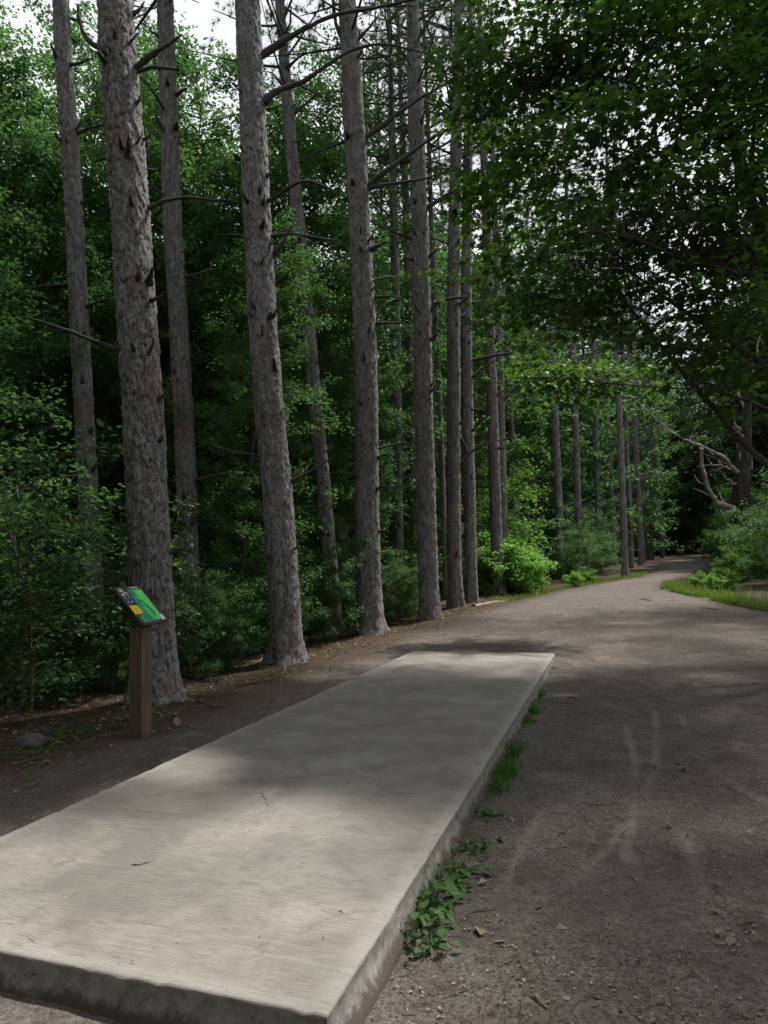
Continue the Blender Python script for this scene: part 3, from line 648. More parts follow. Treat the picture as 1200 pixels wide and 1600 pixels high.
c = m.mix(m.ramp(broom2, [(.56, 0.0), (.70, .35)]), c, (.325, .316, .30))
c = m.mix(m.ramp(broom2, [(.30, .6), (.40, 0.0)]), c, (.11, .097, .083))
c = m.mix(m.ramp(grit, [(.30, .5), (.42, 0.0)]), c, (.15, .13, .11))
c = m.mix(m.math('MULTIPLY', m.attr('rim'), .35), c, (.33, .312, .29))
sidec = m.ramp(m.noise(co, 14, 6, .75), [(.3, (.12, .108, .095)), (.52, (.23, .214, .195)), (.72, (.33, .315, .295))])
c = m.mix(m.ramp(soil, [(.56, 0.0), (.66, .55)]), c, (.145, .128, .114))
c = m.mix(m.ramp(m.noise(co, 48, 3, .6), [(.26, .8), (.32, 0.0)]), c, (.09, .08, .07))
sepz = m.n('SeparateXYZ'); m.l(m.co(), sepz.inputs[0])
splash_shade = m.math('ADD', m.math('MULTIPLY', sepz.outputs['Z'], -5.0), m.math('MULTIPLY', soil, .9))  # soil stain low on the sides, also standing in for shade there
sidec = m.mix(m.ramp(splash_shade, [(.85, 0.0), (2.1, .95)]), sidec, (.085, .068, .056))
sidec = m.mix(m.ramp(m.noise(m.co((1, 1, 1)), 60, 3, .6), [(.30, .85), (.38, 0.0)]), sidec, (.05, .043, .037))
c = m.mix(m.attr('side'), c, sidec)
hh = m.math('ADD', m.math('MULTIPLY', broom, 1.0), m.math('ADD', m.math('MULTIPLY', grit, .35), m.math('MULTIPLY', broom2, .5)))
m.principled(c, .82, .3, m.bump(hh, .45, .008))
MAT['concrete'] = m.m
V = np.stack([AX + outx * bulge, AY + outy * bulge, AZ2], -1).reshape(-1, 3)
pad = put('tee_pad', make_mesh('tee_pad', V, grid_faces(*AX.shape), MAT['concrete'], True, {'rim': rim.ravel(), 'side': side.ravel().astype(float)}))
tag(pad, 'long grey broom-finished concrete tee pad beside the dirt path', 'tee pad')

# ------------------------------------------------------------------ tee sign
SX, SY = -4.38, 5.54
SZ = float(surf(SX, SY))
sign = thing('tee_sign', (SX, SY, SZ), 'tilted course map sign with green map on a brown wooden post', 'sign')
m = NT('stained_wood')
co = m.co((7, 7, .55)); g1 = m.noise(co, 6, 6, .65, .8); g2 = m.noise(m.co((1, 1, .2)), 3, 3)
c = m.ramp(g1, [(.3, (.07, .046, .036)), (.5, (.155, .102, .078)), (.72, (.23, .165, .13))])
c = m.mix(m.ramp(g2, [(.4, 0.0), (.7, .4)]), c, (.07, .05, .042))
m.principled(c, .75, .25, m.bump(g1, .5, .006))
MAT['wood'] = m.m
hw = .076
def post_mesh(hw, z0, z1, rot, ch=.007):
    b = Bag(); ring = [(-hw + ch, -hw), (hw - ch, -hw), (hw, -hw + ch), (hw, hw - ch), (hw - ch, hw), (-hw + ch, hw), (-hw, hw - ch), (-hw, -hw + ch)]
    zs = [z0, z1 - ch, z1]
    V = []
    for k, z in enumerate(zs):
        s = 1 if k < 2 else (hw - ch) / hw
        for x, y in ring: V.append((x * s * math.cos(rot) - y * s * math.sin(rot), x * s * math.sin(rot) + y * s * math.cos(rot), z))
    Q = [(k * 8 + i, k * 8 + (i + 1) % 8, k * 8 + 8 + (i + 1) % 8, k * 8 + 8 + i) for k in range(2) for i in range(8)]
    b.add(V, Q); n = 16
    b.add([(0, 0, z1)], None, None)
    b.T.append(np.array([(n + i, n + (i + 1) % 8, 24) for i in range(8)]))
    return b.get()
V, F = post_mesh(hw, -.35, 1.06, math.radians(-5))
put('post', make_mesh('post', V, F, MAT['wood'], False), sign)
# panel frame: u along the top edge (towards +Y), v up the slope
ya = math.radians(10); ti = math.radians(50)
pu = np.array([-math.sin(ya), math.cos(ya), 0]); pv = np.array([-math.cos(ti) * math.cos(ya), -math.cos(ti) * math.sin(ya), math.sin(ti)])
pn = np.cross(pu, pv)
if pn[0] < 0: pn = -pn
PC = np.array([0, 0, 1.10 - SZ]); PW, PL = .485, .47
def ppt(u, v, h=0.0):      # u 0..1 left to right, v 0..1 top to bottom
    return PC + pu * (u - .5) * PW - pv * (v - .5) * PL + pn * h
def slab(rects, h0, h1):
    b = Bag()
    for u0, v0, u1, v1 in rects:
        V = [ppt(u, v, h) for h in (h0, h1) for u, v in ((u0, v0), (u1, v0), (u1, v1), (u0, v1))]
        b.add(V, [(0, 1, 2, 3), (7, 6, 5, 4), (0, 4, 5, 1), (1, 5, 6, 2), (2, 6, 7, 3), (3, 7, 4, 0)])
    return b.get()
def polyslab(poly, h0, h1):
    n = len(poly); V = [ppt(u, v, h) for h in (h0, h1) for u, v in poly]
    me = bpy.data.meshes.new('print')
    me.from_pydata([tuple(p) for p in V], [], [tuple(range(n, 2 * n))] + [(i, (i + 1) % n, n + (i + 1) % n, n + i) for i in range(n)])
    return me
MAT['sign_brown'] = plain('sign_brown', (.060, .036, .036), .35, .4, .1, 8)
MAT['sign_green'] = plain('sign_green', (.02, .42, .20), .4, .4, .25, 30)
MAT['sign_lawn'] = plain('sign_lawn', (.14, .75, .14), .4, .4, .12, 12)
MAT['sign_teal'] = plain('sign_teal', (.01, .20, .11), .4, .4, .5, 60)
MAT['sign_yellow'] = plain('sign_yellow', (.80, .62, .02), .4, .4, .06, 20)
MAT['sign_white'] = plain('sign_white', (.72, .74, .74), .4, .4, .08, 20)
MAT['sign_blue'] = plain('sign_blue', (.05, .14, .30), .4, .4, .2, 40)
MAT['sign_red'] = plain('sign_red', (.45, .08, .06), .4, .4, .1, 20)
MAT['sign_orange'] = plain('sign_orange', (.75, .40, .03), .4, .4, .1, 20)
V, F = slab([(0, 0, 1, 1)], -.010, .008)
panel = put('panel', make_mesh('panel', V, F, MAT['sign_brown'], False), sign)
b = Bag()
for s in (-1, 1):      # steel bracket between post and panel
    c0 = PC + pu * .075 * s
    V = [c0 + d + pu * e for e in (-.004, .004) for d in (pv * .12 - pn * .012, -pv * .13 - pn * .012, -pv * .13 - pn * .012 - np.array([0, 0, .03]), np.array([0, 0, -.24]), np.array([-.07, 0, -.20]))]
    b.add(V, [(0, 1, 6, 5), (1, 2, 7, 6), (2, 3, 8, 7), (3, 4, 9, 8), (4, 0, 5, 9)], [(0, 4, 1), (1, 4, 2), (2, 4, 3), (5, 6, 9), (6, 7, 9), (7, 8, 9)])
MAT['dark_metal'] = plain('dark_metal', (.03, .028, .028), .5, .4, .2, 30)
V, F = b.get(); put('bracket', make_mesh('bracket', V, F, MAT['dark_metal'], False), sign)
def printed(name, me_or_rects, mat, h=.0105):
    if isinstance(me_or_rects, list):
        V, F = slab(me_or_rects, .008, h); me = make_mesh(name, V, F, MAT[mat], False)
    else:
        me = me_or_rects; me.name = name; me.materials.append(MAT[mat])
    return put(name, me, panel)
mp = [(.40, .085), (.93, .085), (.93, .80), (.80, .93), (.12, .93), (.13, .76), (.37, .74), (.37, .48), (.40, .3)]
printed('map', polyslab(mp, .008, .0100), 'sign_green')
printed('fairway', polyslab([(.62, .11), (.91, .11), (.91, .78), (.78, .90), (.66, .90), (.80, .72), (.72, .5), (.60, .3)], .008, .0108), 'sign_lawn')
printed('second_fairway', polyslab([(.50, .28), (.57, .30), (.62, .55), (.60, .86), (.53, .88), (.54, .55)], .008, .0108), 'sign_lawn')
b = Bag(); rs = np.random.default_rng(8)
def dots(n, f, r0, r1):
    for k in range(n):
        u, v = f(); r = rs.uniform(r0, r1)
        V = [ppt(u, v, .0122)] + [ppt(u + r * math.cos(a), v + r * math.sin(a), .0112) for a in np.linspace(0, 2 * math.pi, 6, endpoint=False)]
        b.add(V, None, [(0, 1 + i, 1 + (i + 1) % 6) for i in range(6)])
dots(46, lambda: (rs.uniform(.42, .56), rs.uniform(.10, .55)), .010, .024)
dots(40, lambda: (rs.uniform(.15, .52), rs.uniform(.77, .91)), .010, .026)
dots(26, lambda: (lambda t: (.58 + .16 * t + rs.normal() * .03, .38 + .42 * t))(rs.random()), .010, .022)
V, F = b.get(); tag(put('map_trees', make_mesh('map_trees', V, F, MAT['sign_teal'], False), panel), kind='stuff')
printed('yellow_square', [(.02, .50, .33, .72)], 'sign_yellow')
printed('yellow_square_mark', [(.14, .57, .24, .63)], 'sign_orange', .0115)
printed('white_square', [(.84, .80, .985, .94)], 'sign_white')
printed('tee_mark', [(.63, .87, .68, .92)], 'sign_orange', .0120)
printed('hole_number', [(.155, .05, .185, .16), (.07, .10, .22, .125), (.09, .05, .115, .11)], 'sign_white')        # the white 4
printed('par_text', [(.20, .15, .30, .172), (.27, .172, .30, .24), (.06, .185, .18, .20), (.06, .215, .18, .235)], 'sign_white')
printed('distance_text', [(.05, .28, .14, .31), (.17, .28, .25, .31), (.28, .28, .37, .31), (.05, .33, .37, .345), (.06, .385, .13, .42), (.17, .385, .30, .42)], 'sign_blue')
printed('distance_figures', [(.07, .287, .10, .303), (.19, .287, .23, .303), (.31, .287, .34, .303), (.08, .393, .12, .412), (.20, .393, .26, .412)], 'sign_white', .0115)['kind'] = 'stuff'
b = Bag()
for u, v in ((.035, .035), (.965, .035), (.965, .965), (.035, .965)):
    c0 = ppt(u, v, .008); ring = np.linspace(0, 2 * math.pi, 8, endpoint=False)
    V = [c0 + (pu * math.cos(a) + pv * math.sin(a)) * .006 for a in ring] + [c0 + (pu * math.cos(a) + pv * math.sin(a)) * .005 + pn * .004 for a in ring] + [c0 + pn * .005]
    F8 = [(i, (i + 1) % 8, 8 + (i + 1) % 8, 8 + i) for i in range(8)]
    put('bolt', make_mesh('bolt', np.array(V), [np.array(F8), np.array([(8 + i, 8 + (i + 1) % 8, 16) for i in range(8)])], MAT['dark_metal'], False), panel)
printed('crest', [(.45, .028, .50, .062)], 'sign_red')
printed('course_title', [(.56, .03, .63, .055), (.645, .03, .72, .055), (.735, .03, .84, .055)], 'sign_white')

# ------------------------------------------------------------------ pines
def bark_relief(u_cells, v, rng, nv, warp=.30):
    """cellular plates on an unrolled trunk: u periodic in u_cells, v in cell units"""
    U, W = np.meshgrid(np.linspace(0, u_cells, len(v[0]) + 1)[:-1], v[1], indexing='xy')
    ang = U / u_cells * 2 * np.pi
    wa = W * .55 + 3.1; wu = fbm(np.cos(ang) * u_cells * .17 + wa, np.sin(ang) * u_cells * .17 - wa * .6, 4); ww = fbm(np.cos(ang) * u_cells * .17 - wa * .8 + 31, np.sin(ang) * u_cells * .17 + wa + 11, 4)
    U = (U + wu * 2 * warp * 1.3) % u_cells; W = np.clip(W + ww * 2 * warp * 1.6, 0, nv + 1)
    J = rng.random((u_cells, nv + 3, 3))
    ci = np.floor(U).astype(int); cj = np.floor(W).astype(int)
    f1 = np.full(U.shape, 9.0); f2 = np.full(U.shape, 9.0); idr = np.zeros(U.shape); dv = np.zeros(U.shape)
    for a in (-1, 0, 1):
        for b_ in (-1, 0, 1):
            ii = (ci + a) % u_cells; jj = np.clip(cj + b_, 0, nv + 2)
            px = ci + a + J[ii, jj, 0]; py = cj + b_ + J[ii, jj, 1]
            d = np.hypot(U - px, W - py)
            near = d < f1
            f2 = np.where(near, f1, np.minimum(f2, d)); f1 = np.where(near, d, f1)
            idr = np.where(near, J[ii, jj, 2], idr); dv = np.where(near, W - py, dv)
    return f2 - f1, idr, dv

def trunk_mesh(axis, dia, top, seg, ds, fine_to, seed):
    rng = np.random.default_rng(seed)
    A = np.array(axis, float)
    d = A[-1] - A[-2]; d /= np.linalg.norm(d); d = (d + np.array([0, 0, 1.5])); d /= np.linalg.norm(d)
    z = A[-1, 2]
    while z < A[0, 2] + top:
        A = np.vstack([A, A[-1] + d * 3.0]); z += 3 * d[2]
    dn = A[0] - A[1]; dn /= np.linalg.norm(dn)
    A = np.vstack([A[0] + dn * .35, A])
    L = np.linalg.norm(np.diff(A, axis=0), axis=1).sum()
    s = np.concatenate([np.arange(0, min(fine_to, L), ds), np.arange(min(fine_to, L), L, ds * 6)])
    C = catmull(A, 400); cl = np.concatenate([[0], np.cumsum(np.linalg.norm(np.diff(C, axis=0), axis=1))])
    C = np.stack([np.interp(s, cl, C[:, k]) for k in range(3)], -1)
    C[:, 0] += .02 * fbm(s * .35 + seed, s * 0 + 2, 2) * 2; C[:, 1] += .02 * fbm(s * .35 + seed, s * 0 + 7, 2) * 2
    h = s - .35
    r = dia / 2 * (1.03 - .30 * np.clip(h / top, 0, 1) ** 1.2) * (1 - .55 * smoothstep(top * .55, top, h)) + dia * .20 * np.exp(-np.clip(h, -.3, 99) / .26)
    th = np.linspace(0, 2 * np.pi, seg, endpoint=False)
    cell = .048; uc = max(6, int(round(np.pi * dia / cell)))
    vv = s / .20
    warp = .35 * fbm(th[None] * 3 + 0 * s[:, None], s[:, None] * 4, 3)
    e, idr, dv = bark_relief(uc, (th, vv), rng, int(vv.max()) + 2)
    e2, id2, dv2 = bark_relief(uc * 2, (th, vv * 2.3), rng, int(vv.max() * 2.3) + 2)
    lobes = 1 + (.09 * np.sin(3 * th + seed)[None] + .10 * np.sin(5 * th + 2 * seed)[None]) * np.exp(-np.clip(h, 0, 99) / .35)[:, None]
    disp = .009 * smoothstep(0, .2, e) + .015 * (idr - .5) - .011 * dv + .005 * smoothstep(0, .3, e2) + .010 * (id2 - .5) - .008 * dv2
    disp *= min(1.0, dia / .35)
    R = r[:, None] * lobes + disp - .008
    V = np.stack([C[:, None, 0] + R * np.cos(th), C[:, None, 1] + R * np.sin(th), np.broadcast_to(C[:, 2:3], R.shape)], -1)
    n = len(s)
    i = np.arange(n - 1)[:, None] * seg; j = np.arange(seg)[None]; k = (j + 1) % seg
    F = np.stack([i + j, i + k, i + seg + k, i + seg + j], -1).reshape(-1, 4)
    return V.reshape(-1, 3), F, {'bark_edge': np.minimum(e, e2 * 1.4).ravel(), 'bark_rnd': (.65 * idr + .35 * id2).ravel()}, C, h, r

def branch_tube(pts, seg=7, collar=1.5):
    P = np.array(pts, float)
    Q = catmull(P, max(6, 5 * len(P)))
    rad = np.maximum(Q[:, 3], .004)
    n = len(Q)
    rad = rad * (1 + (collar - 1) * np.exp(-np.linspace(0, 1, n) * 9)) * (1 + .10 * RNG.standard_normal(n))
    C = Q[:, :3].copy()
    L = np.linalg.norm(P[-1, :3] - P[0, :3])
    C[1:] += RNG.standard_normal((n - 1, 3)) * min(L, .8) * .004
    return C, rad

def pine_crown(seed, L0=2.6, z0=0., z1=8.):
    """needle clumps and bare limbs of a pine top, local to the crown base"""
    rng = np.random.default_rng(seed)
    nb = Bag(); lb = Bag()
    for k in range(46):
        z = z0 + (z1 - z0) * (k / 46) ** .9; az = k * 2.4 + rng.uniform(-.4, .4)
        L = L0 * (1 - .72 * (z - z0) / (z1 - z0)) * rng.uniform(.6, 1.15)
        P = np.array([(0, 0, z), (L * .4 * math.cos(az), L * .4 * math.sin(az), z + .05 * L), (L * math.cos(az), L * math.sin(az), z + rng.uniform(.1, .35) * L)])
        C = catmull(P, 6); lb.tube(C, np.linspace(.035, .008, 6), 4)
        nt = 11
        t = rng.uniform(.3, 1.0, nt)
        B = C[(t * 5).astype(int)] + rng.standard_normal((nt, 3)) * [.22, .22, .09]
        per = 22
        cpos = np.repeat(B, per, 0)
        D = rng.standard_normal((nt * per, 3)) + np.array([math.cos(az), math.sin(az), .8]) * .5
        D /= np.linalg.norm(D, axis=1)[:, None]
        S = np.cross(D, rng.standard_normal((nt * per, 3))); S /= np.linalg.norm(S, axis=1)[:, None]
        ln = rng.uniform(.13, .2, (nt * per, 1))
        V = np.stack([cpos - S * .007, cpos + S * .007, cpos + D * ln], 1).reshape(-1, 3)
        nb.add(V, None, np.arange(len(V)).reshape(-1, 3))
    return nb.get(), lb.get()
CROWNS = []
for sd in (1, 2):
    (nv, nf), (lv, lf) = pine_crown(sd)
    CROWNS.append((make_mesh('crown', nv, nf, MAT['needle'], False), make_mesh('crown_branch', lv, lf, MAT['dead_branch'])))

PINE_LABEL = {
    'A': 'thick grey pine trunk right behind the map sign, nearest tree of all',
    'B': 'second pine of the front row, leaning left beyond the sign tree',
    'C': 'third pine of the front row with long bare branches reaching right',
    'D': 'fourth pine of the front row standing level with the pad end',
    'E': 'fifth pine of the front row, left of a close pair before the bush',
    'F': 'sixth pine of the front row, right of a close pair before the bush',
    'Fb': 'thin dark pine squeezed between the fourth and fifth row pines',
    'G': 'left one of two pines rising out of the bright green bush',
    'H': 'right one of two pines rising out of the bright green bush',
    'I': 'sunlit slim pine just right of the bright bush at the path',
    'J': 'second slim pine right of the bright bush along the path',
    'K': 'slim pine set back between the path pines, third right of bush',
    'L': 'straight slim pine at the left edge of the far path',
    'M': 'thin pine directly behind the straight one at the far path edge',
    'N': 'rightmost thin pine on the left side of the far path',
    'O': 'lone thin pine right of the far path bend before dark woods',
    'b1': 'leftmost pine trunk, half hidden in leaves near the left picture edge',
    'b2': 'back-row pine seen just right of the sign tree',
    'b3': 'back-row pine leaning left between second and third front pines',
    'b4': 'slender back-row pine between third and fourth front pines',
    'b5': 'back-row pine hidden mostly behind the fourth front pine',
    'b6': 'very thin distant pine against bright sky right of third front pine',
    'b7': 'distant thin pine behind the maple leaves left of the sunlit path pines',
    'b8': 'distant thin pine directly right of the bush pair, far back',
}
pine_no = 0
def add_pine(key, dia, axis, label, group, branches=(), nrand=0, top=21.0):
    global pine_no
    pine_no += 1
    rng = np.random.default_rng(100 + pine_no)
    ax = [tuple(p) for p in axis]
    ax[0] = (ax[0][0], ax[0][1], float(height(ax[0][0], ax[0][1])))
    dist = math.hypot(ax[0][0], ax[0][1])
    if dist < 9.5: seg, ds, ft = 104, .020, 10.5
    elif dist < 12.5: seg, ds, ft = 80, .027, 12.5
    elif dist < 16: seg, ds, ft = 60, .035, 14.5
    elif dist < 22: seg, ds, ft = 40, .055, 17
    else: seg, ds, ft = 22, .11, 20
    V, F, attrs, C, h, r = trunk_mesh(ax, dia, top, seg, ds, ft, 40 + pine_no)
    t = thing('pine_tree', ax[0], label, 'pine tree', group)
    part('trunk', V, F, MAT['pine_bark'], t, True, attrs)
    for bp in branches:
        Cb, rad = branch_tube([q[:3] + (q[3] * 1.25,) for q in bp])
        part('branch', *_cat(tube(Cb, rad, 7, .06)), MAT['dead_branch'], t)
    for k in range(nrand):
        hh = rng.uniform(1.5, top * .62); i = int(np.searchsorted(h, hh)); i = min(i, len(C) - 1)
        az = rng.uniform(0, 2 * np.pi); L = rng.choice([.12, .2, .35, .8, 1.4], p=[.25, .25, .2, .2, .1]) * (1 if dist < 28 else 1.7)
        d = np.array([math.cos(az), math.sin(az), 0.]); up = rng.uniform(-.05, .6)
        s0 = C[i] + d * r[i] * .8
        mid = s0 + d * L * .55 + np.array([0, 0, L * up * .5]) + rng.standard_normal(3) * L * .05
        end = s0 + d * L + np.array([0, 0, L * up * 1.1 - .12 * L * L]) + rng.standard_normal(3) * L * .06
        w = .011 + .011 * L ** .5
        Cb, rad = branch_tube([(*s0, w * 1.25), (*mid, w * .9), (*end, w * .35)])
        part('branch', *_cat(tube(Cb, rad, 5, .05)), MAT['dead_branch'], t)
    if dist < 20:      # short dark stubs and knots of shed limbs on the open side
        for k in range(14 if dist < 12 else 9):
            hh = rng.uniform(1.2, 9.5 if dist < 12 else 13); i = min(int(np.searchsorted(h, hh)), len(C) - 1)
            az = math.atan2(-ax[0][1], -ax[0][0]) + rng.uniform(-1.4, 1.4); L = rng.uniform(.05, .16); w = rng.uniform(.016, .030)
            d = np.array([math.cos(az), math.sin(az), 0.])
            s0 = C[i] + d * r[i] * .85; e1 = s0 + d * (L * .6 + r[i] * .15) + np.array([0, 0, L * .5]); e2 = e1 + d * L * .4 + np.array([0, 0, L * rng.uniform(.3, .9)])
            Cb, rad = branch_tube([(*s0, w * 1.3), (*e1, w), (*e2, w * .45)], collar=1.8)
            part('stub', *_cat(tube(Cb, rad, 6, .12)), MAT['dead_branch'], t)
    # crown on top
    i = int(np.searchsorted(h, top * .60)); i = min(i, len(C) - 1)
    cm, lm = CROWNS[pine_no % 2]
    sc = rng.uniform(.85, 1.15)
    loc = C[i] - np.array(ax[0]); rz = rng.uniform(0, 6.28)
    tag(put('crown', cm, t, loc, (0, 0, rz), (sc, sc, top * .42 / 8)), kind='stuff')
    put('crown_branch', lm, t, loc, (0, 0, rz), (sc, sc, top * .42 / 8))
    return t
def _cat(vft):
    V, Q, T = vft
    return V, [Q, T]
GP = 'pines lining the left side of the path'
for key, dia, axis in PINES:
    near = math.hypot(axis[0][0], axis[0][1])
    add_pine(key, dia, axis, PINE_LABEL[key], GP, BRANCHES.get(key, ()), 13 if key in 'ABC' else 13 if near < 24 else 16,
             top=20.5 if near < 25 else 22.0)
rng = np.random.default_rng(77)
far_spots = [(-9.5, 27), (-7.2, 33), (-12, 24), (-14.5, 30), (-10.5, 38), (-5.8, 44), (-2.6, 49), (-.6, 56), (2.6, 58), (-16, 19), (-13, 15.5), (-18, 25),
             (3.6, 69), (-4.5, 60), (13.5, 64), (12.5, 77), (16, 70), (10.5, 52), (6.2, 88), (1.5, 75), (2.0, 51), (2.9, 57.5), (.1, 47), (1.0, 53), (4.0, 63), (-1.1, 45), (4.6, 70)]
for x, y in far_spots:
    z = float(height(x, y)); ln = rng.normal(0, .012, 2)
    axis = [(x, y, z), (x + ln[0] * 5 , y + ln[1] * 5, z + 5), (x + ln[0] * 12, y + ln[1] * 12, z + 12)]
    add_pine('far', rng.uniform(.24, .34), axis, 'slim pine trunk deep in the woods %s' % ('at the path end' if y > 50 and x > 0 else 'left of the path, beyond the slim path pines' if y > 36 else 'behind the front pines'), 'pines deep in the woods', (), 9, 21)

# ------------------------------------------------------------------ broadleaf understory
def rand_leaf_dirs(n, rng, out=None, tilt=.55):
    N = np.stack([rng.normal(0, tilt, n), rng.normal(0, tilt, n), np.ones(n)], -1)
    a = rng.uniform(0, 2 * np.pi, n)
    D = np.stack([np.cos(a), np.sin(a), rng.normal(-.25, .35, n)], -1)
    if out is not None: D = D + out * .9
    return D, N

def broadleaf(seed, h, rad, nbr, ntw, nlf, size, clear=.08, lean=.03, stem_r=.045, tmpl=LEAF_SMALL, spread=.075, multi=1, full=.55):
    rng = np.random.default_rng(seed)
    wood = Bag(); P = []; O = []
    for mstem in range(multi):
        az0 = rng.uniform(0, 6.28); ln = lean * (1 if multi == 1 else 6) * h
        hs = h * (1 if mstem == 0 else rng.uniform(.6, .95))
        S = catmull([(0, 0, -.15), (ln * .3 * math.cos(az0) + rng.normal(0, .02 * h), ln * .3 * math.sin(az0) + rng.normal(0, .02 * h), hs * .45), (ln * math.cos(az0), ln * math.sin(az0), hs)], 14)
        wood.tube(S, np.linspace(stem_r, .008, 14), 6, .05)
        for k in range(nbr // multi):
            u = clear + (1 - clear) * ((k + rng.random()) / (nbr // multi))
            b0 = S[min(13, int(u * 13))] * (1 - (u * 13) % 1) + S[min(13, int(u * 13) + 1)] * ((u * 13) % 1)
            az = k * 2.4 + rng.uniform(-.6, .6)
            prof = (1 - abs(u - .5) ** 2 * 2.2) if u < .5 else (1 - ((u - .5) / .5) ** 1.6 * full)
            L = rad * prof * rng.uniform(.55, 1.15)
            d = np.array([math.cos(az), math.sin(az), 0])
            rise = rng.uniform(.15, .75)
            C = catmull([b0, b0 + d * L * .5 + [0, 0, rise * L * .42], b0 + d * L + [0, 0, rise * L * .6] + rng.normal(0, .08 * L, 3)], 7)
            wood.tube(C, np.linspace(max(.006, stem_r * .32), .004, 7), 4)
            for t in range(ntw):
                tb = C[rng.integers(2, 7)]
                td = d * rng.uniform(.1, 1) + rng.normal(0, .65, 3) * [1, 1, .45]; td /= np.linalg.norm(td)
                tl = rng.uniform(.25, .75) * min(1, rad * .5)
                te = tb + td * tl
                if t % 3 == 0: wood.tube(catmull([tb, te], 3), np.array([.004, .003, .002]), 3)
                s = rng.random(nlf)[:, None]
                P.append(tb + (te - tb) * s + rng.normal(0, spread, (nlf, 3))); O.append(np.repeat(td[None], nlf, 0))
    P = np.concatenate(P); O = np.concatenate(O)
    D, N = rand_leaf_dirs(len(P), rng, O)
    sz = size * rng.uniform(.6, 1.25, len(P))
    return wood.get(), leaves(P, D, N, sz, tmpl)

def species(name, mat, *a, **k):
    (wv, wf), (lv, lf) = broadleaf(*a, **k)
    return make_mesh(name + '_trunk', wv, wf, MAT['stem']), make_mesh(name + '_crown', lv, lf, MAT[mat], False)

def plant(kind, xy, meshes, scale, rz, label, cat, group=None, sz=None, tilt=(0, 0)):
    x, y = xy
    t = thing(kind, (x, y, float(height(x, y))), label, cat, group)
    t.rotation_euler = (tilt[0], tilt[1], rz)
    t.scale = (scale, scale, sz or scale)
    put('trunk' if cat == 'tree' else 'stem', meshes[0], t)
    tag(put('crown' if cat == 'tree' else 'foliage', meshes[1], t), kind='stuff')
    return t

SAP = [species('understory', 'understory', 20 + k, 10.5, 2.0, 74, 11, 40, .082, clear=.05 + .05 * (k % 3)) for k in range(5)]
FARCON_SHADED = [species('far_shaded_conifer', 'shaded_conifer', 50 + k, 10, 2.2, 60, 9, 30, .13, clear=.03) for k in range(2)]  # far tree form again, shade of the path end put into its leaves
FARSAP = [species('far_understory', 'understory', 40 + k, 10, 2.2, 56, 9, 30, .125, clear=.04) for k in range(3)]
SHRUB = [species('shrub', 'shrub', 60 + k, 2.6, 1.25, 40, 8, 18, .105, clear=.05, multi=5, stem_r=.018, full=.3) for k in range(3)]
DARKSHRUB = [species('dark_shrub', 'understory', 70 + k, 3.4, 1.5, 40, 9, 26, .085, clear=.08, multi=4, stem_r=.02, full=.3) for k in range(3)]
LOOSE = [species('loose_shrub', 'bright', 86, 4.4, 1.2, 40, 7, 13, .10, clear=.06, multi=3, stem_r=.02, full=.4, tmpl=LEAF_OVAL)]
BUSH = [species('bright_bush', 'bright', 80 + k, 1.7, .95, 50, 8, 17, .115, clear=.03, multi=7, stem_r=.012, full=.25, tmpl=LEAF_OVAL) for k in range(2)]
NEARSHRUB = [species('broad_shrub', 'understory', 90 + k, 3.0, 1.3, 34, 7, 9, .085, clear=.15, multi=3, stem_r=.016, full=.3, tmpl=LEAF_OVAL, spread=.06) for k in range(2)]

rng = np.random.default_rng(31)
def scatter(n, xr, yr, ok, mind, tries=6000):
    out = []
    for _ in range(tries):
        x, y = rng.uniform(*xr), rng.uniform(*yr)
        if not ok(x, y): continue
        md = mind(x, y)
        if all((x - a) ** 2 + (y - b) ** 2 > md * md for a, b in out): out.append((x, y))
        if len(out) >= n: break
    return out
lx = lambda y: np.interp(y, _LY, _LX); rx = lambda y: np.interp(y, _RY, _RX)
TR = [(p[2][0][0], p[2][0][1]) for p in PINES]
clear_tr = lambda x, y, d: all((x - a) ** 2 + (y - b) ** 2 > d * d for a, b in TR)
def gap(x, y):      # a thin stretch of wood where the sky shows through low down
    a = math.atan2(x, y); return -.345 < a < -.275 and y > 14
FRONT = [('left of the sign tree', -5.25, 6.97), ('between first and second front pines', -4.99, 9.86), ('between second and third front pines', -4.71, 13.03), ('between third and fourth front pines', -4.01, 14.99),
         ('behind the fourth and fifth front pines', -3.77, 18.66), ('behind the paired pines at the bush', -3.6, 23.7), ('behind the slim pines along the path', 99, 100)]
def place(x, y):
    a = math.atan2(x, y)
    for nm, fx, fy in FRONT:
        if a < math.atan2(fx, fy): break
    d = math.hypot(x, y)
    return nm, ('nearest row' if d < 13 else 'middle depth' if d < 22 else 'far back')
left = scatter(84, (-32, 0), (5.5, 40), lambda x, y: x < lx(y) - (1.9 if y < 20 or y > 48 else 3.3) and x > -1.22 * y - 2.2 and clear_tr(x, y, .75) and not gap(x, y) and math.hypot(x, y) > 11.6, lambda x, y: 1.25 + .03 * y)
for k, (x, y) in enumerate(left):
    d = math.hypot(x, y)
    s = rng.uniform(.85, 1.2) * (1.0 if d < 12.5 else 1.2) * (1.03 if x < -.36 * y else 1)
    if x > lx(y) - 3.2: s = rng.uniform(.6, .85)
    plant('understory_tree', (x, y), (SAP if d < 24 else FARSAP)[k % 3 if d >= 24 else k % 5], s, rng.uniform(0, 6.28),
          'leafy understory tree %s, %s' % place(x, y), 'tree', 'understory trees left of the path', s * rng.uniform(.85, 1.15), tuple(rng.normal(0, .04, 2)))
shr = scatter(24, (-22, 0), (4.2, 34), lambda x, y: lx(y) - 5.5 < x < lx(y) - 1.25 and x > -1.2 * y - 1.5 and clear_tr(x, y, .55) and math.hypot(x, y) > 8.4, lambda x, y: 1.1 + .02 * y)
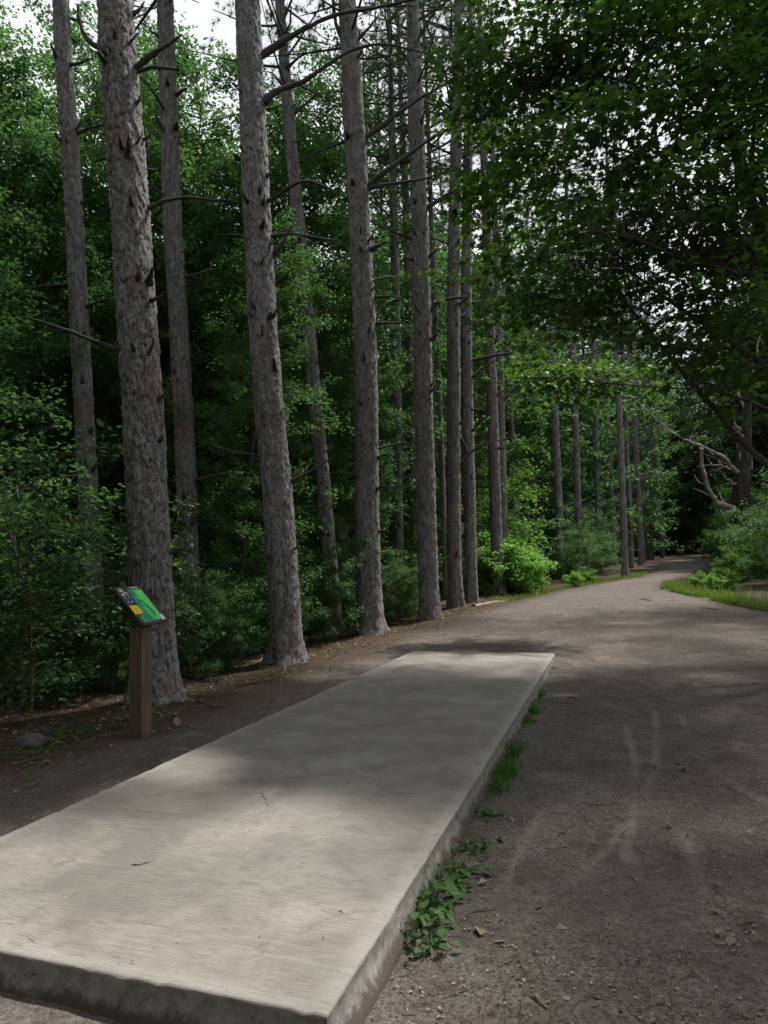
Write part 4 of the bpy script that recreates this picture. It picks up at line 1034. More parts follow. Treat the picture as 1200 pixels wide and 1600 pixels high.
for k, (x, y) in enumerate(shr):
    s = rng.uniform(.5, .95)
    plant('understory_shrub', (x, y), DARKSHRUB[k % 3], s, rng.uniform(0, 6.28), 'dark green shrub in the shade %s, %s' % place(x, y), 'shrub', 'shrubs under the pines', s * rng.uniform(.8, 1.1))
low = scatter(20, (-12, -2), (7.2, 17.5), lambda x, y: lx(y) - 2.5 < x < lx(y) - .95 and clear_tr(x, y, .5), lambda x, y: .75)
for k, (x, y) in enumerate(low):
    s = rng.uniform(.28, .5)
    plant('understory_shrub', (x, y), DARKSHRUB[k % 3], s, rng.uniform(0, 6.28), 'low dark undergrowth shrub %s, %s' % place(x, y), 'shrub', 'low undergrowth right behind the front pines', s * rng.uniform(.8, 1.2))
# leafy shrubs near the sign
for x, y, s, lab in [(-6.5, 6.3, 1.0, 'shrub with broad leaves close behind the map sign on its left'),
                     (-6.9, 5.3, 1.15, 'tall broad-leaved shrub at the left picture edge beside the sign'),
                     (-7.9, 6.9, 1.3, 'broad-leaved shrub in the dark left of the leftmost pine'),
                     (-6.2, 8.2, .8, 'low shrub with pale leaves between the first two front pines'),
                     (-5.9, 11.2, .7, 'low shrub with pale leaves between second and third front pines')]:
    plant('broadleaf_shrub', (x, y), NEARSHRUB[int(x * 10) % 2], s, rng.uniform(0, 6.28), lab, 'shrub', 'shrubs with broad leaves')
# right side and far woods
right = scatter(40, (0, 50), (38, 80), lambda x, y: x > rx(y) + (6.5 if y < 48 else 3.0 if y < 66 else 1.6) and x < .30 * y + 8, lambda x, y: 2.2)
right += [(14, 41), (13.5, 45), (12.6, 47.5), (10.2, 48.5), (11.5, 52), (12.5, 56), (12, 58.5), (16, 43), (14.5, 49), (15, 38.5)]
for k, (x, y) in enumerate(right):
    s = rng.uniform(1.4, 2.3)
    plant('woodland_tree', (x, y), FARCON_SHADED[k % 2] if y > 43 and k % 2 else FARSAP[k % 3], s, rng.uniform(0, 6.28), '%s dark tree in the woods right of the path, %s' % ('tall' if s > 1.8 else 'shorter', 'nearest the dead tree' if y < 45 else 'halfway to the path end' if y < 60 else 'close to the far bend'), 'tree', 'trees right of the far path')
far = scatter(70, (-45, 45), (38, 100), lambda x, y: x < lx(y) - (1.6 if y > 52 else 3.3) and x > -.95 * y and not gap(x, y), lambda x, y: 2.4)
far += scatter(34, (-4, 26), (78, 104), lambda x, y: not lx(y) - 1.2 < x < rx(y) + 1.0, lambda x, y: 2.3)
far += scatter(16, (-6, 34), (104, 118), lambda x, y: not lx(y) - 1.2 < x < rx(y) + 1.0, lambda x, y: 2.3)
for k, (x, y) in enumerate(scatter(22, (0, 22), (76, 92), lambda x, y: not lx(y) - 1.2 < x < rx(y) + 1.0, lambda x, y: 1.6)):
    s = rng.uniform(1.0, 1.7)
    plant('far_shrub', (x, y), DARKSHRUB[k % 3], s, rng.uniform(0, 6.28), 'dark shrub at the end of the path where it turns away', 'shrub', 'shrubs at the far path end')
for k, (x, y) in enumerate(far):
    s = rng.uniform(1.5, 2.3)
    plant('far_tree', (x, y), FARCON_SHADED[k % 2] if y > 50 and k % 3 == 0 else FARSAP[k % 3], s, rng.uniform(0, 6.28), ('%s far tree %s' % ('tall' if s > 1.9 else 'shorter', place(x, y)[0] + (', past the middle woods' if y < 60 else ', in the farthest woods')) if y < 78 else '%s dark tree closing the path end, %s' % ('tall' if s > 1.9 else 'shorter', 'left of the bend' if x < 6 else 'straight behind the bend' if x < 14 else 'right of the bend')), 'tree', 'far trees beyond the path')
# unseen trees added behind the viewer to block sky light from that side
for k, (x, y, s) in enumerate([(-7.5, .5, 1.2), (-9.5, 3.0, 1.3), (-6.5, -3.2, 1.25), (-3.2, -6.5, 1.3), (.5, -8, 1.35), (4.5, -6.5, 1.25), (7.5, -3, 1.3), (9, 1, 1.2), (-9.5, -1.5, 1.4), (-1.5, -10, 1.5), (5.5, -10, 1.5),
      (-5, -5.6, 1.2), (-1.4, -5.2, 1.1), (2.6, -5.8, 1.15), (6.4, -4.6, 1.1), (9.4, -1.2, 1.3), (10.2, 4, 1.3), (-8.6, -4.5, 1.4), (-12, 1, 1.5), (8.8, -7, 1.4), (-5.2, -9, 1.4), (2, -12, 1.6), (11.5, 7.5, 1.3)]):
    plant('woodland_tree', (x, y), FARSAP[k % 3], s, k * 1.1, 'leafy tree added behind the viewer to block light, outside the picture', 'tree', 'added trees behind the viewer')
# sunlit bush cluster at the bend
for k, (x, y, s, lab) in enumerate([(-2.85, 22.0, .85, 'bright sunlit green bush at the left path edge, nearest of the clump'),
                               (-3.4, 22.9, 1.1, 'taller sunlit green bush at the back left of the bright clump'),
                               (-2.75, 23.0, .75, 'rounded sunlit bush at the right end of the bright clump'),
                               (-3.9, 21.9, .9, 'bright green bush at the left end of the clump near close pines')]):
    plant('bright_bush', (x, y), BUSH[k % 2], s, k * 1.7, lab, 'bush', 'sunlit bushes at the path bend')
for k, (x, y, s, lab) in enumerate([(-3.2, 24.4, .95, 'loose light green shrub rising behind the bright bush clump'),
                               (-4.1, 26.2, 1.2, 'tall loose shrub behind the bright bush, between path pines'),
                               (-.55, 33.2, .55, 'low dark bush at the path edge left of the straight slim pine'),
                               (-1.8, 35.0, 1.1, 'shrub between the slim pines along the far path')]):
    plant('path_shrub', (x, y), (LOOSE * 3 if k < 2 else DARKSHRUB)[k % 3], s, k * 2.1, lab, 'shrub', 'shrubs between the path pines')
for k, (x, y, s, mset, lab) in enumerate([
        (3.9, 25.8, .5, SHRUB, 'low leafy shrub on the verge in front of the dead tree'),
        (4.9, 27.6, .75, SHRUB, 'sunlit shrub hiding the foot of the dead tree'),
        (6.0, 28.8, 1.0, SHRUB, 'tall sunlit shrub right of the dead tree trunk'),
        (4.75, 32.2, .95, SHRUB, 'sunlit shrub left of the dead tree beside the far path'),
        (6.3, 33.0, 1.5, SHRUB, 'tall shrub standing behind the dead tree'),
        (4.6, 23.4, .75, DARKSHRUB, 'dark shrub at the right picture edge above the grass verge'),
        (5.6, 25.0, .95, DARKSHRUB, 'dark leafy shrub at the right picture edge behind the verge'),
        (7.2, 30.0, 1.3, DARKSHRUB, 'dark shrub farther right behind the dead tree'),
        (6.1, 37.5, .95, SHRUB, 'shrub overhanging the right edge of the far path bend'),
        (7.3, 44.0, 1.2, DARKSHRUB, 'dark shrub at the far right edge of the path')]):
    plant('verge_shrub', (x, y), mset[k % 3], s, k * 1.3, lab, 'shrub', 'shrubs right of the path')

# ------------------------------------------------------------------ dead tree
dt0 = DEAD_TREE['trunk'][0]
dead = thing('dead_tree', (dt0[0], dt0[1], float(height(dt0[0], dt0[1]))), 'broken dead tree with bare curved pale limbs right of the path', 'tree')
def gnarled(pts, seg, twist, amp):
    P = np.array(pts, float); n = 12 * len(P)
    Q = catmull(P, n); t = np.linspace(0, 1, n)
    V, F, T = tube(Q[:, :3], np.maximum(Q[:, 3], .01), seg, 0)
    th = np.tile(np.linspace(0, 2 * np.pi, seg, endpoint=False), n); s = np.repeat(t * len(P), seg)
    k = 1 + amp * (2 * fbm(th * 1.9 + s * twist, s * .8, 4) + .5 * np.sin(5 * th + s * twist))
    c = np.repeat(Q[:, :3], seg, 0)
    V[:-1] = c + (V[:-1] - c) * k[:, None]
    return V, [F, T]
m = NT('dead_trunk_wood')
co = m.co((1, 1, .22)); g = m.noise(co, 9, 6, .7, .6)
c = m.ramp(g, [(.36, (.016, .013, .011)), (.54, (.045, .036, .03)), (.68, (.095, .082, .07)), (.82, (.24, .22, .19))])
m.principled(c, .9, .2, m.bump(g, .8, .03)); MAT['dead_trunk'] = m.m
part('trunk', *gnarled(DEAD_TREE['trunk'], 20, .5, .20), MAT['dead_trunk'], dead)
for k, pts in DEAD_TREE.items():
    if k == 'trunk': continue
    A = catmull(np.array(pts), 3 * len(pts)); A[1:-1, :3] += np.random.default_rng(len(pts)).normal(0, .025, (len(A) - 2, 3)); A[:, 3] *= np.linspace(.85, .65, len(A))
    part('limb', *gnarled(A, 9, .8, .16), MAT['dead_wood'], dead)
    for j in range(4, len(A) - 1, 4):
        q = A[j]; rj = np.random.default_rng(j + len(pts)); e = q[:3] + rj.normal(0, .45, 3) + [-.2, 0, .25]
        part('twig', *_cat(tube(catmull([q[:3], (q[:3] + e) / 2 + rj.normal(0, .08, 3), e], 6), np.linspace(max(.012, q[3] * .35), .006, 6), 5, .08)), MAT['dead_wood'], dead)
for k in range(5):      # splinters where the top snapped off
    a = k * 1.3; r0 = .2; x0, y0, z0 = DEAD_TREE['trunk'][5][:3]
    part('splinter', *_cat(tube(np.array([(x0 + r0 * math.cos(a), y0 + r0 * math.sin(a), z0 - .5), (x0 + r0 * 1.1 * math.cos(a), y0 + r0 * 1.1 * math.sin(a), z0), (x0 + r0 * 1.25 * math.cos(a), y0 + r0 * 1.25 * math.sin(a), z0 + .25 + .2 * (k % 3))]), [.08, .06, .01], 5, .1)), MAT['dead_wood'], dead)

# ------------------------------------------------------------------ overhanging maple
SUN_GAPS = [(-2.6, 2.3, 1.3, .95), (-1.5, 2.4, .9, .8), (-1.9, 3.4, .6, .6), (-3.0, 4.2, .55, .55), (-2.95, 10.0, .42, .22), (-2.6, 10.6, .3, .14), (-3.4, 1.2, 1.2, .7),
            (-4.1, 8.9, .35, .3), (.1, 13.2, .5, .25), (-.1, 11.9, .4, .16), (.2, 14.6, .5, .25), (-2.2, 14.4, .5, .2), (-1.2, 16.0, .6, .25), (1.9, 14.2, .3, .2), (-2.3, 11.2, 2.4, 1.5, 6.3), (-1.2, 11.1, 1.5, 1.3, 6.3), (-3.2, 20.6, 1.6, 1.2, 3.5), (-1.5, 17.5, .5, .25), (.6, 17.2, .45, .2), (-.4, 18.6, .9, .4), (-.5, 8.3, .25, .12), (1.2, 9.6, .25, .15)]
def sun_gap_mask(P):
    g = P[:, :2] - SUN[:2] * (P[:, 2:] / SUN[2])
    keep = np.ones(len(P))
    nz = .7 * fbm(g[:, 0] * 2.2, g[:, 1] * 2.2, 3)
    for cx, cy, ra, rb, *zm in SUN_GAPS:
        q = np.sqrt(((g[:, 0] - cx) / ra) ** 2 + ((g[:, 1] - cy) / rb) ** 2) + nz
        k = smoothstep(.6, 1.9, q) if ra > .7 else smoothstep(.7, 1.1, q)
        keep = np.minimum(keep, np.where(P[:, 2] < (zm[0] if zm else 0), 1, k))
    return rng.random(len(P)) < keep

mb = MAPLE_LIMBS['trunk'][0]
maple = thing('maple_tree', (mb[0], mb[1], float(height(mb[0], mb[1]))), 'dark maple overhanging the path from the right, its trunk outside the picture', 'tree')
LP = []
tr = [tuple(mb[:2]) + (float(height(*mb[:2])) - .2, mb[3] * 1.3)] + MAPLE_LIMBS['trunk'][1:]
part('trunk', *gnarled(tr, 14, .3, .06), MAT['maple_bark'], maple)
LP.append(catmull(np.array(tr)[6:, :3], 30))
for k, pts in MAPLE_LIMBS.items():
    if k == 'trunk': continue
    if k == 'limb_far': pts = [p[:3] + (p[3] * .6,) for p in pts]
    part('limb', *gnarled(pts, 8, .3, .05), MAT['maple_bark'], maple)
    LP.append(catmull(np.array(pts)[2:, :3], 24))
LP = np.concatenate(LP)
rng = np.random.default_rng(17)
tw = Bag(); P = []; O = []
def sprays(blobs, dens, nl, rspray, leafsize, toward=LP):
    Ps, Ds, Ns, Ss = [], [], [], []
    for (c, rx_, ry_, rz_) in blobs:
        n = int(dens * rx_ * ry_ * rz_ * 4.19)
        q = rng.standard_normal((n, 3)); q /= np.linalg.norm(q, axis=1)[:, None]
        q *= rng.random((n, 1)) ** .40
        C = np.array(c) + q * [rx_, ry_, rz_]
        for p in C:
            j = rng.choice(np.argpartition(((toward - p) ** 2).sum(1), 14)[:14]); a = toward[j]
            d = p - a; L = np.linalg.norm(d)
            if L < 1.7 and L > .1:
                mid = (a + p) / 2 + rng.normal(0, .06 * L, 3) + [0, 0, .06 * L]
                tw.tube(catmull([a, mid, p], 5), np.linspace(.004 + .004 * L, .002, 5), 3)
            hd = d * [1, 1, 0]; hd = hd / (np.linalg.norm(hd) + 1e-6)
            tilt = np.array([rng.normal(0, .22), rng.normal(0, .22), 1.]); tilt /= np.linalg.norm(tilt)
            r = rspray * np.sqrt(rng.random(nl)); th = rng.uniform(0, 6.28, nl)
            e1 = np.cross(tilt, [.3, .9, .1]); e1 /= np.linalg.norm(e1); e2 = np.cross(tilt, e1)
            off = (np.cos(th)[:, None] * e1 + np.sin(th)[:, None] * e2) * r[:, None]
            Ps.append(p + off + rng.normal(0, .022, (nl, 3)))
            Ds.append(off / rspray + hd * .6 + rng.normal(0, .3, (nl, 3)) + [0, 0, -.3])
            Ns.append(tilt + rng.normal(0, .33, (nl, 3)))
            Ss.append(leafsize * rng.uniform(.55, 1.2, nl))
    return np.concatenate(Ps), np.concatenate(Ds), np.concatenate(Ns), np.concatenate(Ss)
p_, d_, n_, s_ = sprays(MAPLE_BLOBS, 12.5, 22, .40, .125)
k = sun_gap_mask(p_)
V, F = leaves(p_[k], d_[k], n_[k], s_[k], LEAF_MAPLE)
UP_BLOBS = [((3.4, 12.4, 11.0), 2.4, 2.2, 1.4), ((3.2, 13.6, 14.5), 2.4, 2.2, 1.6), ((4.8, 12.0, 9.0), 2.0, 2.0, 1.4)]
pu_, du_, nu_, su_ = sprays(UP_BLOBS, 2.9, 24, .55, .13)
k = sun_gap_mask(pu_)
V2, F2 = leaves(pu_[k], du_[k], nu_[k], su_[k], LEAF_OVAL)
tag(part('crown', np.vstack([V, V2]), [np.vstack([F, F2 + len(V)])], MAT['maple'], maple, False), kind='stuff')
twv, twf = tw.get()
part('twigs', twv, twf, MAT['maple_bark'], maple)

# taller trees on the right that shade the pad
def shade_tree(x, y, h, blobs, label, seed):
    global tw
    z = float(height(x, y)); t = thing('shade_tree', (x, y, z), label, 'tree', 'tall trees right of the pad')
    S = np.array([(x, y, z - .3, .26), (x + .1, y, z + h * .3, .2), (x - .2, y + .2, z + h * .6, .15), (x, y, z + h * .92, .05)])
    part('trunk', *gnarled(S, 12, .3, .07), MAT['maple_bark'], t)
    tw = Bag(); axis = catmull(S[1:, :3], 20)
    for c, *_r in blobs:
        a = axis[np.argmin(((axis - (np.array(c) - [0, 0, 1.6])) ** 2).sum(1))]
        tw.tube(catmull([a, (a + np.array(c)) / 2 + [0, 0, .3], c], 8), np.linspace(.08, .02, 8), 6, .05)
    V, F = tw.get(); part('limbs', V, F, MAT['maple_bark'], t)
    tw = Bag()
    p, d, n, s = sprays(blobs, 2.6, 24, .6, .13, np.concatenate([axis, axis]))
    k = sun_gap_mask(p)
    V, F = leaves(p[k], d[k], n[k], s[k], LEAF_OVAL)
    tag(part('crown', V, F, MAT['canopy'], t, False), kind='stuff')
shade_tree(6.4, 10.5, 17, [((3.0, 9.8, 12.5), 3.2, 2.6, 1.6), ((5.6, 11.8, 14.0), 3.2, 3.0, 2.0), ((5.6, 8.0, 11.5), 2.8, 2.6, 1.8), ((1.0, 11.5, 14.2), 2.8, 2.6, 1.4), ((.2, 8.6, 13.2), 2.4, 2.2, 1.2)], 'tall leafy tree on the right level with the pad end, trunk outside the picture', 1)
shade_tree(7.0, 16.5, 18, [((4.2, 16.0, 12.5), 3.2, 3.0, 1.9), ((6.8, 17.5, 14.5), 3.2, 3.0, 2.0), ((2.0, 17.0, 14.0), 3.0, 2.8, 1.6), ((7.2, 14.2, 11.0), 2.6, 2.6, 1.8), ((.2, 14.6, 15.0), 2.6, 2.4, 1.4)], 'tall leafy tree on the right beyond the maple, high crown over the path', 2)
shade_tree(8.4, 22.0, 17, [((5.6, 21.5, 12.0), 2.8, 2.6, 1.8), ((8.2, 23.0, 14.0), 3.0, 2.8, 2.0), ((3.2, 20.6, 13.5), 2.6, 2.2, 1.5), ((7.6, 20.0, 9.5), 2.2, 2.2, 1.6)], 'tall leafy tree on the right standing above the grass verge', 3)

# ------------------------------------------------------------------ grass verge and low growth
rng = np.random.default_rng(41)
def blades(n, fx, hmin, hmax, w, lean=.45):
    x, y = fx(n); z = surf(x, y)
    a = rng.uniform(0, 6.28, len(x)); h = rng.uniform(hmin, hmax, len(x)); l = rng.uniform(.1, lean, len(x)) * h
    b = np.stack([x, y, z - .01], -1); s = np.stack([-np.sin(a), np.cos(a), 0 * a], -1) * (w * rng.uniform(.7, 1.3, len(x)))[:, None]
    d = np.stack([np.cos(a), np.sin(a), 0 * a], -1)
    mid = b + d * l[:, None] * .35 + np.array([0, 0, 1]) * h[:, None] * .6
    tip = b + d * l[:, None] + np.array([0, 0, 1]) * h[:, None]
    V = np.stack([b - s, b + s, mid + s * .7, mid - s * .7, tip], 1).reshape(-1, 3)
    i = np.arange(len(x))[:, None] * 5
    return V, np.concatenate([i + [0, 1, 2], i + [0, 2, 3], i + [3, 2, 4]])
def verge(n):
    y = rng.uniform(15.5, 25, n); x = np.interp(y, _RY, _RX) + rng.exponential(.5, n) - .4
    k = (vnoise(x * 1.8, y * 1.8) > .28) & (x < 6)
    return x[k], y[k]
V, F = blades(11000, verge, .04, .22, .007)
tag(put('grass', make_mesh('grass', V, F, MAT['grass'], False)), 'short sunlit yellow green grass along the right path edge', 'grass', kind='stuff')
def lverge(n):
    y = rng.uniform(19, 34, n); x = np.interp(y, _LY, _LX) - rng.exponential(.3, n) + .2
    return x, y
V, F = blades(3500, lverge, .05, .18, .007)
tag(put('grass', make_mesh('grass', V, F, MAT['grass'], False)), 'grass fringe at the foot of the bright bush along the path', 'grass', kind='stuff')

for k, (x, y, s, lab) in enumerate([(2.75, 21.6, .30, 'low bright leafy plant in the grass verge, nearest the path'), (3.2, 22.6, .36, 'low bright leafy plant in the grass verge, farther from the path'),
                                    (2.5, 23.6, .28, 'low bright leafy plant at the far end of the grass verge'), (-1.35, 24.6, .30, 'low pale leafy plant at the path edge right of the bright bush'), (-1.0, 26.6, .32, 'low pale leafy plant at the foot of the sunlit slim pine')]):
    plant('low_plant', (x, y), BUSH[k % 2], s, k * 1.9, lab, 'plant', 'low leafy plants along the path')
# large-leaved plants: each leaf a part
LEAFMESH = {n_: make_mesh('leaf', np.array([(0, 0, 0), (-.30, .30, .06), (-.30, .6, .05), (-.16, .85, -.02), (0, 1, -.10), (.16, .85, -.02), (.30, .6, .05), (.30, .30, .06), (0, .45, -.02)], float),
            np.array([(8, 0, 7), (8, 7, 6), (8, 6, 5), (8, 5, 4), (8, 4, 3), (8, 3, 2), (8, 2, 1), (8, 1, 0)]), MAT[n_], True) for n_ in ('weed', 'dry_leaf', 'shrub')}
def leafy_weed(xy, nleaf, size, height_, label, seed, group, mat='weed', cat='weed'):
    r = np.random.default_rng(seed); x, y = xy
    t = thing('weed_plant', (x, y, float(surf(x, y))), label, cat, group)
    b = Bag()
    for k in range(nleaf):
        a = k * 2.4 + r.uniform(-.5, .5); hh = height_ * r.uniform(.15, 1); out = size * r.uniform(.3, 2.4)
        tip = np.array([out * math.cos(a), out * math.sin(a), hh])
        b.tube(catmull([(0, 0, -.01), tip * [.4, .4, .7], tip], 4), [.0022, .0018, .0015, .001], 3)
        put('leaf', LEAFMESH[mat], t, tip, (r.normal(-.25, .35), r.normal(0, .3), a - math.pi / 2), size * r.uniform(.55, 1.15))
    V, F = b.get(); put('stems', make_mesh('stems', V, F, MAT[mat]), t)
    return t
ORD = ['first', 'second', 'third', 'fourth', 'fifth', 'sixth', 'seventh', 'eighth', 'ninth', 'tenth']
LW = [(34, .046, .06), (36, .05, .07), (40, .05, .08), (36, .05, .09), (52, .055, .14), (40, .055, .11), (28, .048, .07), (16, .04, .05)]
for k, (xy, (nl, sz, hh)) in enumerate(zip(WEEDS_LEAFY, LW)):
    leafy_weed(xy, nl, sz, hh, 'broad-leaved weed against the pad side, %s from the grass tufts towards the camera' % ORD[k], 300 + k, 'broad-leaved weeds along the pad')
def tuft(xy, n, h, rad, label, seed):
    global rng
    rng = np.random.default_rng(seed); x, y = xy
    V, F = blades(n, lambda q: (x + rng.normal(0, rad * .7, q), y + rng.normal(0, rad * 1.8, q)), h * .45, h, .0065, 1.2)
    z = float(surf(x, y)); o = put('grass_tuft', make_mesh('grass_tuft', V - [x, y, z], F, MAT['weed'], False), None, (x, y, z))
    tag(o, label, 'grass', 'grass tufts along the pad')
for k, xy in enumerate(WEEDS_GRASS):
    tuft(xy, [60, 150, 170, 120, 210, 240, 110][k], [.06, .09, .10, .09, .12, .12, .10][k], [.03, .06, .06, .05, .06, .065, .05][k], 'green grass tuft at the pad side, %s counted from the far pad corner' % ORD[k], 500 + k)
for k, xy in enumerate(LEFTPLANTS):
    leafy_weed(xy, [5, 7, 6, 8, 4, 5, 5, 4][k], [.13, .11, .12, .13, .10, .10, .08, .07][k], [.16, .14, .14, .2, .1, .1, .1, .07][k],
               ['seedling with broad leaves at the left picture edge by the rock', 'leafy seedling growing beside the half-buried rock', 'leafy seedling between the rock and the sign post', 'largest leafy seedling just left of the sign post foot',
                'small seedling at the left picture edge in front of the rock', 'small leafy seedling on the litter in front of the sign', 'small green seedling at the foot of the sign tree', 'tiny green seedling just right of the sign post foot'][k], 700 + k, 'seedlings near the sign', 'shrub', 'seedling')

# ------------------------------------------------------------------ rock, sticks, roots, fallen leaves
rng = np.random.default_rng(53)
th, ph = np.meshgrid(np.linspace(0, 2 * np.pi, 18, endpoint=False), np.linspace(0, np.pi, 10), indexing='ij')
D = np.stack([np.cos(th) * np.sin(ph), np.sin(th) * np.sin(ph), np.cos(ph)], -1)
rr = 1 + .5 * fbm(D[..., 0] * 1.6 + 4, D[..., 1] * 1.6 + D[..., 2] * 1.3, 3)
V = (D * rr[..., None] * [.15, .13, .09]).reshape(-1, 3)
F = np.array([(i * 10 + j, ((i + 1) % 18) * 10 + j, ((i + 1) % 18) * 10 + j + 1, i * 10 + j + 1) for i in range(18) for j in range(9)])
x, y = ROCKPOS[0]
tag(put('rock', make_mesh('rock', V, F, plain('rock', (.085, .082, .078), .9, .2, .35, 18, .5), True), None, (x, y, float(surf(x, y)) + .02)), 'half-buried grey rock on the litter left of the sign', 'rock')

def stick(name, pts, r0, label, cat, group, z=None, mat='dead_branch', lift=.006, hump=False):
    P = np.array([(a, b_, (float(surf(a, b_)) if z is None else z) + lift) for a, b_ in pts])
    C = catmull(P, max(6, 4 * len(P))); n = len(C)
    C[1:-1] += rng.normal(0, .004, (n - 2, 3)) * [1, 1, .3]
    rad = r0 * np.linspace(1, .6, n) * (1 + .12 * rng.standard_normal(n))
    if hump: rad = r0 * (.25 + .75 * np.sin(np.linspace(.1, 3.0, n)))
    V, Q, T = tube(C, rad, 6, .06)
    o = put(name, make_mesh(name, V - P[0], [Q, T], MAT[mat], True), None, P[0])
    return tag(o, label, cat, group)
S = STICKS
GS = 'sticks lying on the dirt'
stick('stick', [S[0], S[1]], .006, 'short straight black stick lying alone on the dirt right of the pad', 'stick', GS)
stick('stick', [S[2], S[3]], .007, 'slanting dark stick beside a brown leaf on the dirt', 'stick', GS)
stick('stick', [S[4], S[5]], .007, 'dark stick right of the slanting stick and brown leaf', 'stick', GS)
stick('stick', [S[6], ((S[6][0] + S[7][0]) / 2, (S[6][1] + S[7][1]) / 2 - .05), S[7], S[9]], .012, 'bent fallen branch on the bank between sign tree and second pine', 'stick', GS, lift=.012)
stick('stick', [S[10], S[11]], .0045, 'short dark stick at the bottom of the dirt near pale leaves', 'stick', GS, mat='stem')
stick('stick', [S[12], S[13]], .003, 'pale thin forked twig in the middle of the foreground dirt', 'stick', GS, mat='dry_leaf')
stick('stick', [S[14], S[15]], .004, 'thin dark twig near the lower right of the dirt', 'stick', GS)
stick('stick', [S[16], S[17]], .005, 'small dark twig left of the slanting stick', 'stick', GS)
stick('stick', [S[18], S[19]], .0022, 'curved dark pine needle lying on the concrete pad', 'stick', GS, z=.0, lift=.004)
stick('stick', [S[20], ((S[20][0] + S[21][0]) / 2, S[20][1] + .01), S[21]], .0022, 'straight thin twig lying on the near part of the concrete pad', 'stick', GS, z=0., lift=.004)
stick('stick', [S[22], ((S[22][0] + S[23][0]) / 2, S[22][1] + .1), S[23]], .008, 'crooked stick lying beside the second pine foot', 'stick', GS)
stick('stick', [(-5.0, 7.6), (-4.7, 8.3), (-4.35, 9.0)], .010, 'long fallen branch lying between first and second front pines', 'stick', GS, lift=.012)
Rt = ROOTS; GR = 'roots showing in the path'
stick('root', Rt[0:4], .10, 'dark exposed root humping out of the path centre', 'root', GR, lift=-.05, hump=True)
stick('root', Rt[4:7], .05, 'thin exposed root at the right of the path below the grass', 'root', GR, lift=-.015, hump=True)
stick('root', Rt[7:10], .035, 'low root in the shaded path right of the pad end', 'root', GR, lift=-.012, hump=True)
stick('root', Rt[10:13], .06, 'pale surface root running from the paired pines to the path', 'root', GR, mat='dead_wood', lift=.0)
stick('root', Rt[13:16], .025, 'faint root crossing the path just beyond the pad', 'root', GR, lift=-.010, hump=True)

def dry_leaf(xy, size, label, group, z=None, seed=0):
    r = np.random.default_rng(seed); x, y = xy
    zz = float(surf(x, y)) + .012 if z is None else z
    o = put('dry_leaf', LEAFMESH['dry_leaf'], None, (x, y, zz), (r.normal(0, .3), r.normal(0, .3), r.uniform(0, 6.28)), size)
    tag(o, label, 'leaf', group)
for k, xy in enumerate(LEAVES):
    rightside = xy[0] > -.9; onpad = PX0 < xy[0] < PX1 and xy[1] > PY0
    dry_leaf(xy, [.07, .05, .06, .055, .05, .08][k % 6], 'small dry leaf lying on the bare dirt right of the pad' if rightside else 'small dry leaf lying on the ground between pad and sign tree' if not onpad else 'tiny dry leaf lying on the concrete pad',
             'dry leaves on the dirt right of the pad' if rightside else 'dry leaves left of the pad' if not onpad else 'dry leaves on the pad', .008 if onpad else None, 900 + k)
x, y = -4.22, 5.9
o = put('dry_leaf', LEAFMESH['dry_leaf'], None, (x, y, float(surf(x, y)) + .02), (.9, .2, 1.0), .12)
tag(o, 'curled yellow brown leaf standing at the foot of the sign post', 'leaf')

# fine litter nobody could count: needles, chips, leaf scraps, grit
def litter(n, fx, lmin, lmax, w, lift=.004):
    x, y = fx(n)
    k = ~((x > PX0 - .03) & (x < PX1 + .03) & (y > PY0 - .03) & (y < PY1 + .03)); x, y = x[k], y[k]
    z = np.where(path_in(x, y) > -.1, surf(x, y) + np.clip(path_in(x, y) * .08, -.05, .012), height(x, y)) + lift * rng.uniform(.3, 2, len(x))
    a = rng.uniform(0, 6.28, len(x)); L = rng.uniform(lmin, lmax, len(x)) / 2; ww = w * rng.uniform(.5, 1.4, len(x))
    c = np.stack([x, y, z], -1)
    d = np.stack([np.cos(a), np.sin(a), rng.normal(0, .12, len(x))], -1) * L[:, None]
    s = np.stack([-np.sin(a), np.cos(a), rng.normal(0, .25, len(x))], -1) * ww[:, None]
    up = np.array([0, 0, 1]) * (ww * .8)[:, None]
    V = np.stack([c - d - s * .4, c - s + up * .6, c + d, c + s + up], 1).reshape(-1, 3)
    i = np.arange(len(x))[:, None] * 4
    return V, np.concatenate([i + [0, 1, 2], i + [0, 2, 3]])
def near_dirt(n):
    y = 1.6 + rng.exponential(4.2, n); x = rng.uniform(-1, 1, n) * (1.2 + y * .28) + .35 + y * .02
    k = (y < 24) & (path_in(x, y) > 0) & (vnoise(x * 2.1, y * 2.1) > .25); return x[k], y[k]
def bank(n):
    y = rng.uniform(2.5, 20, n); x = np.interp(y, _LY, _LX) + rng.normal(-.45, .55, n)
    k = (x > np.interp(y, _LY, _LX) - 2.2); return x[k], y[k]
MAT['chip'] = leaf_material('wood_chip', (.045, .033, .026), (.15, .115, .09), (.1, .08, .06), .05, .9, .1)
MAT['straw'] = leaf_material('needle_straw', (.085, .06, .042), (.23, .175, .12), (.2, .14, .08), .1, .85, .1)
MAT['grit'] = plain('grit', (.27, .25, .23), .9, .2, .4, 60)
V, F = litter(26000, near_dirt, .006, .028, .0024)
tag(put('bark_crumbs', make_mesh('bark_crumbs', V, F, MAT['chip'], False)), 'dark crumbs of bark and needle trodden into the dirt', 'litter', kind='stuff')
V, F = litter(3800, near_dirt, .02, .06, .0017)
tag(put('straw_bits', make_mesh('straw_bits', V, F, MAT['straw'], False)), 'pale bits of straw scattered over the dirt path', 'litter', kind='stuff')
V, F = litter(4500, near_dirt, .008, .024, .006)
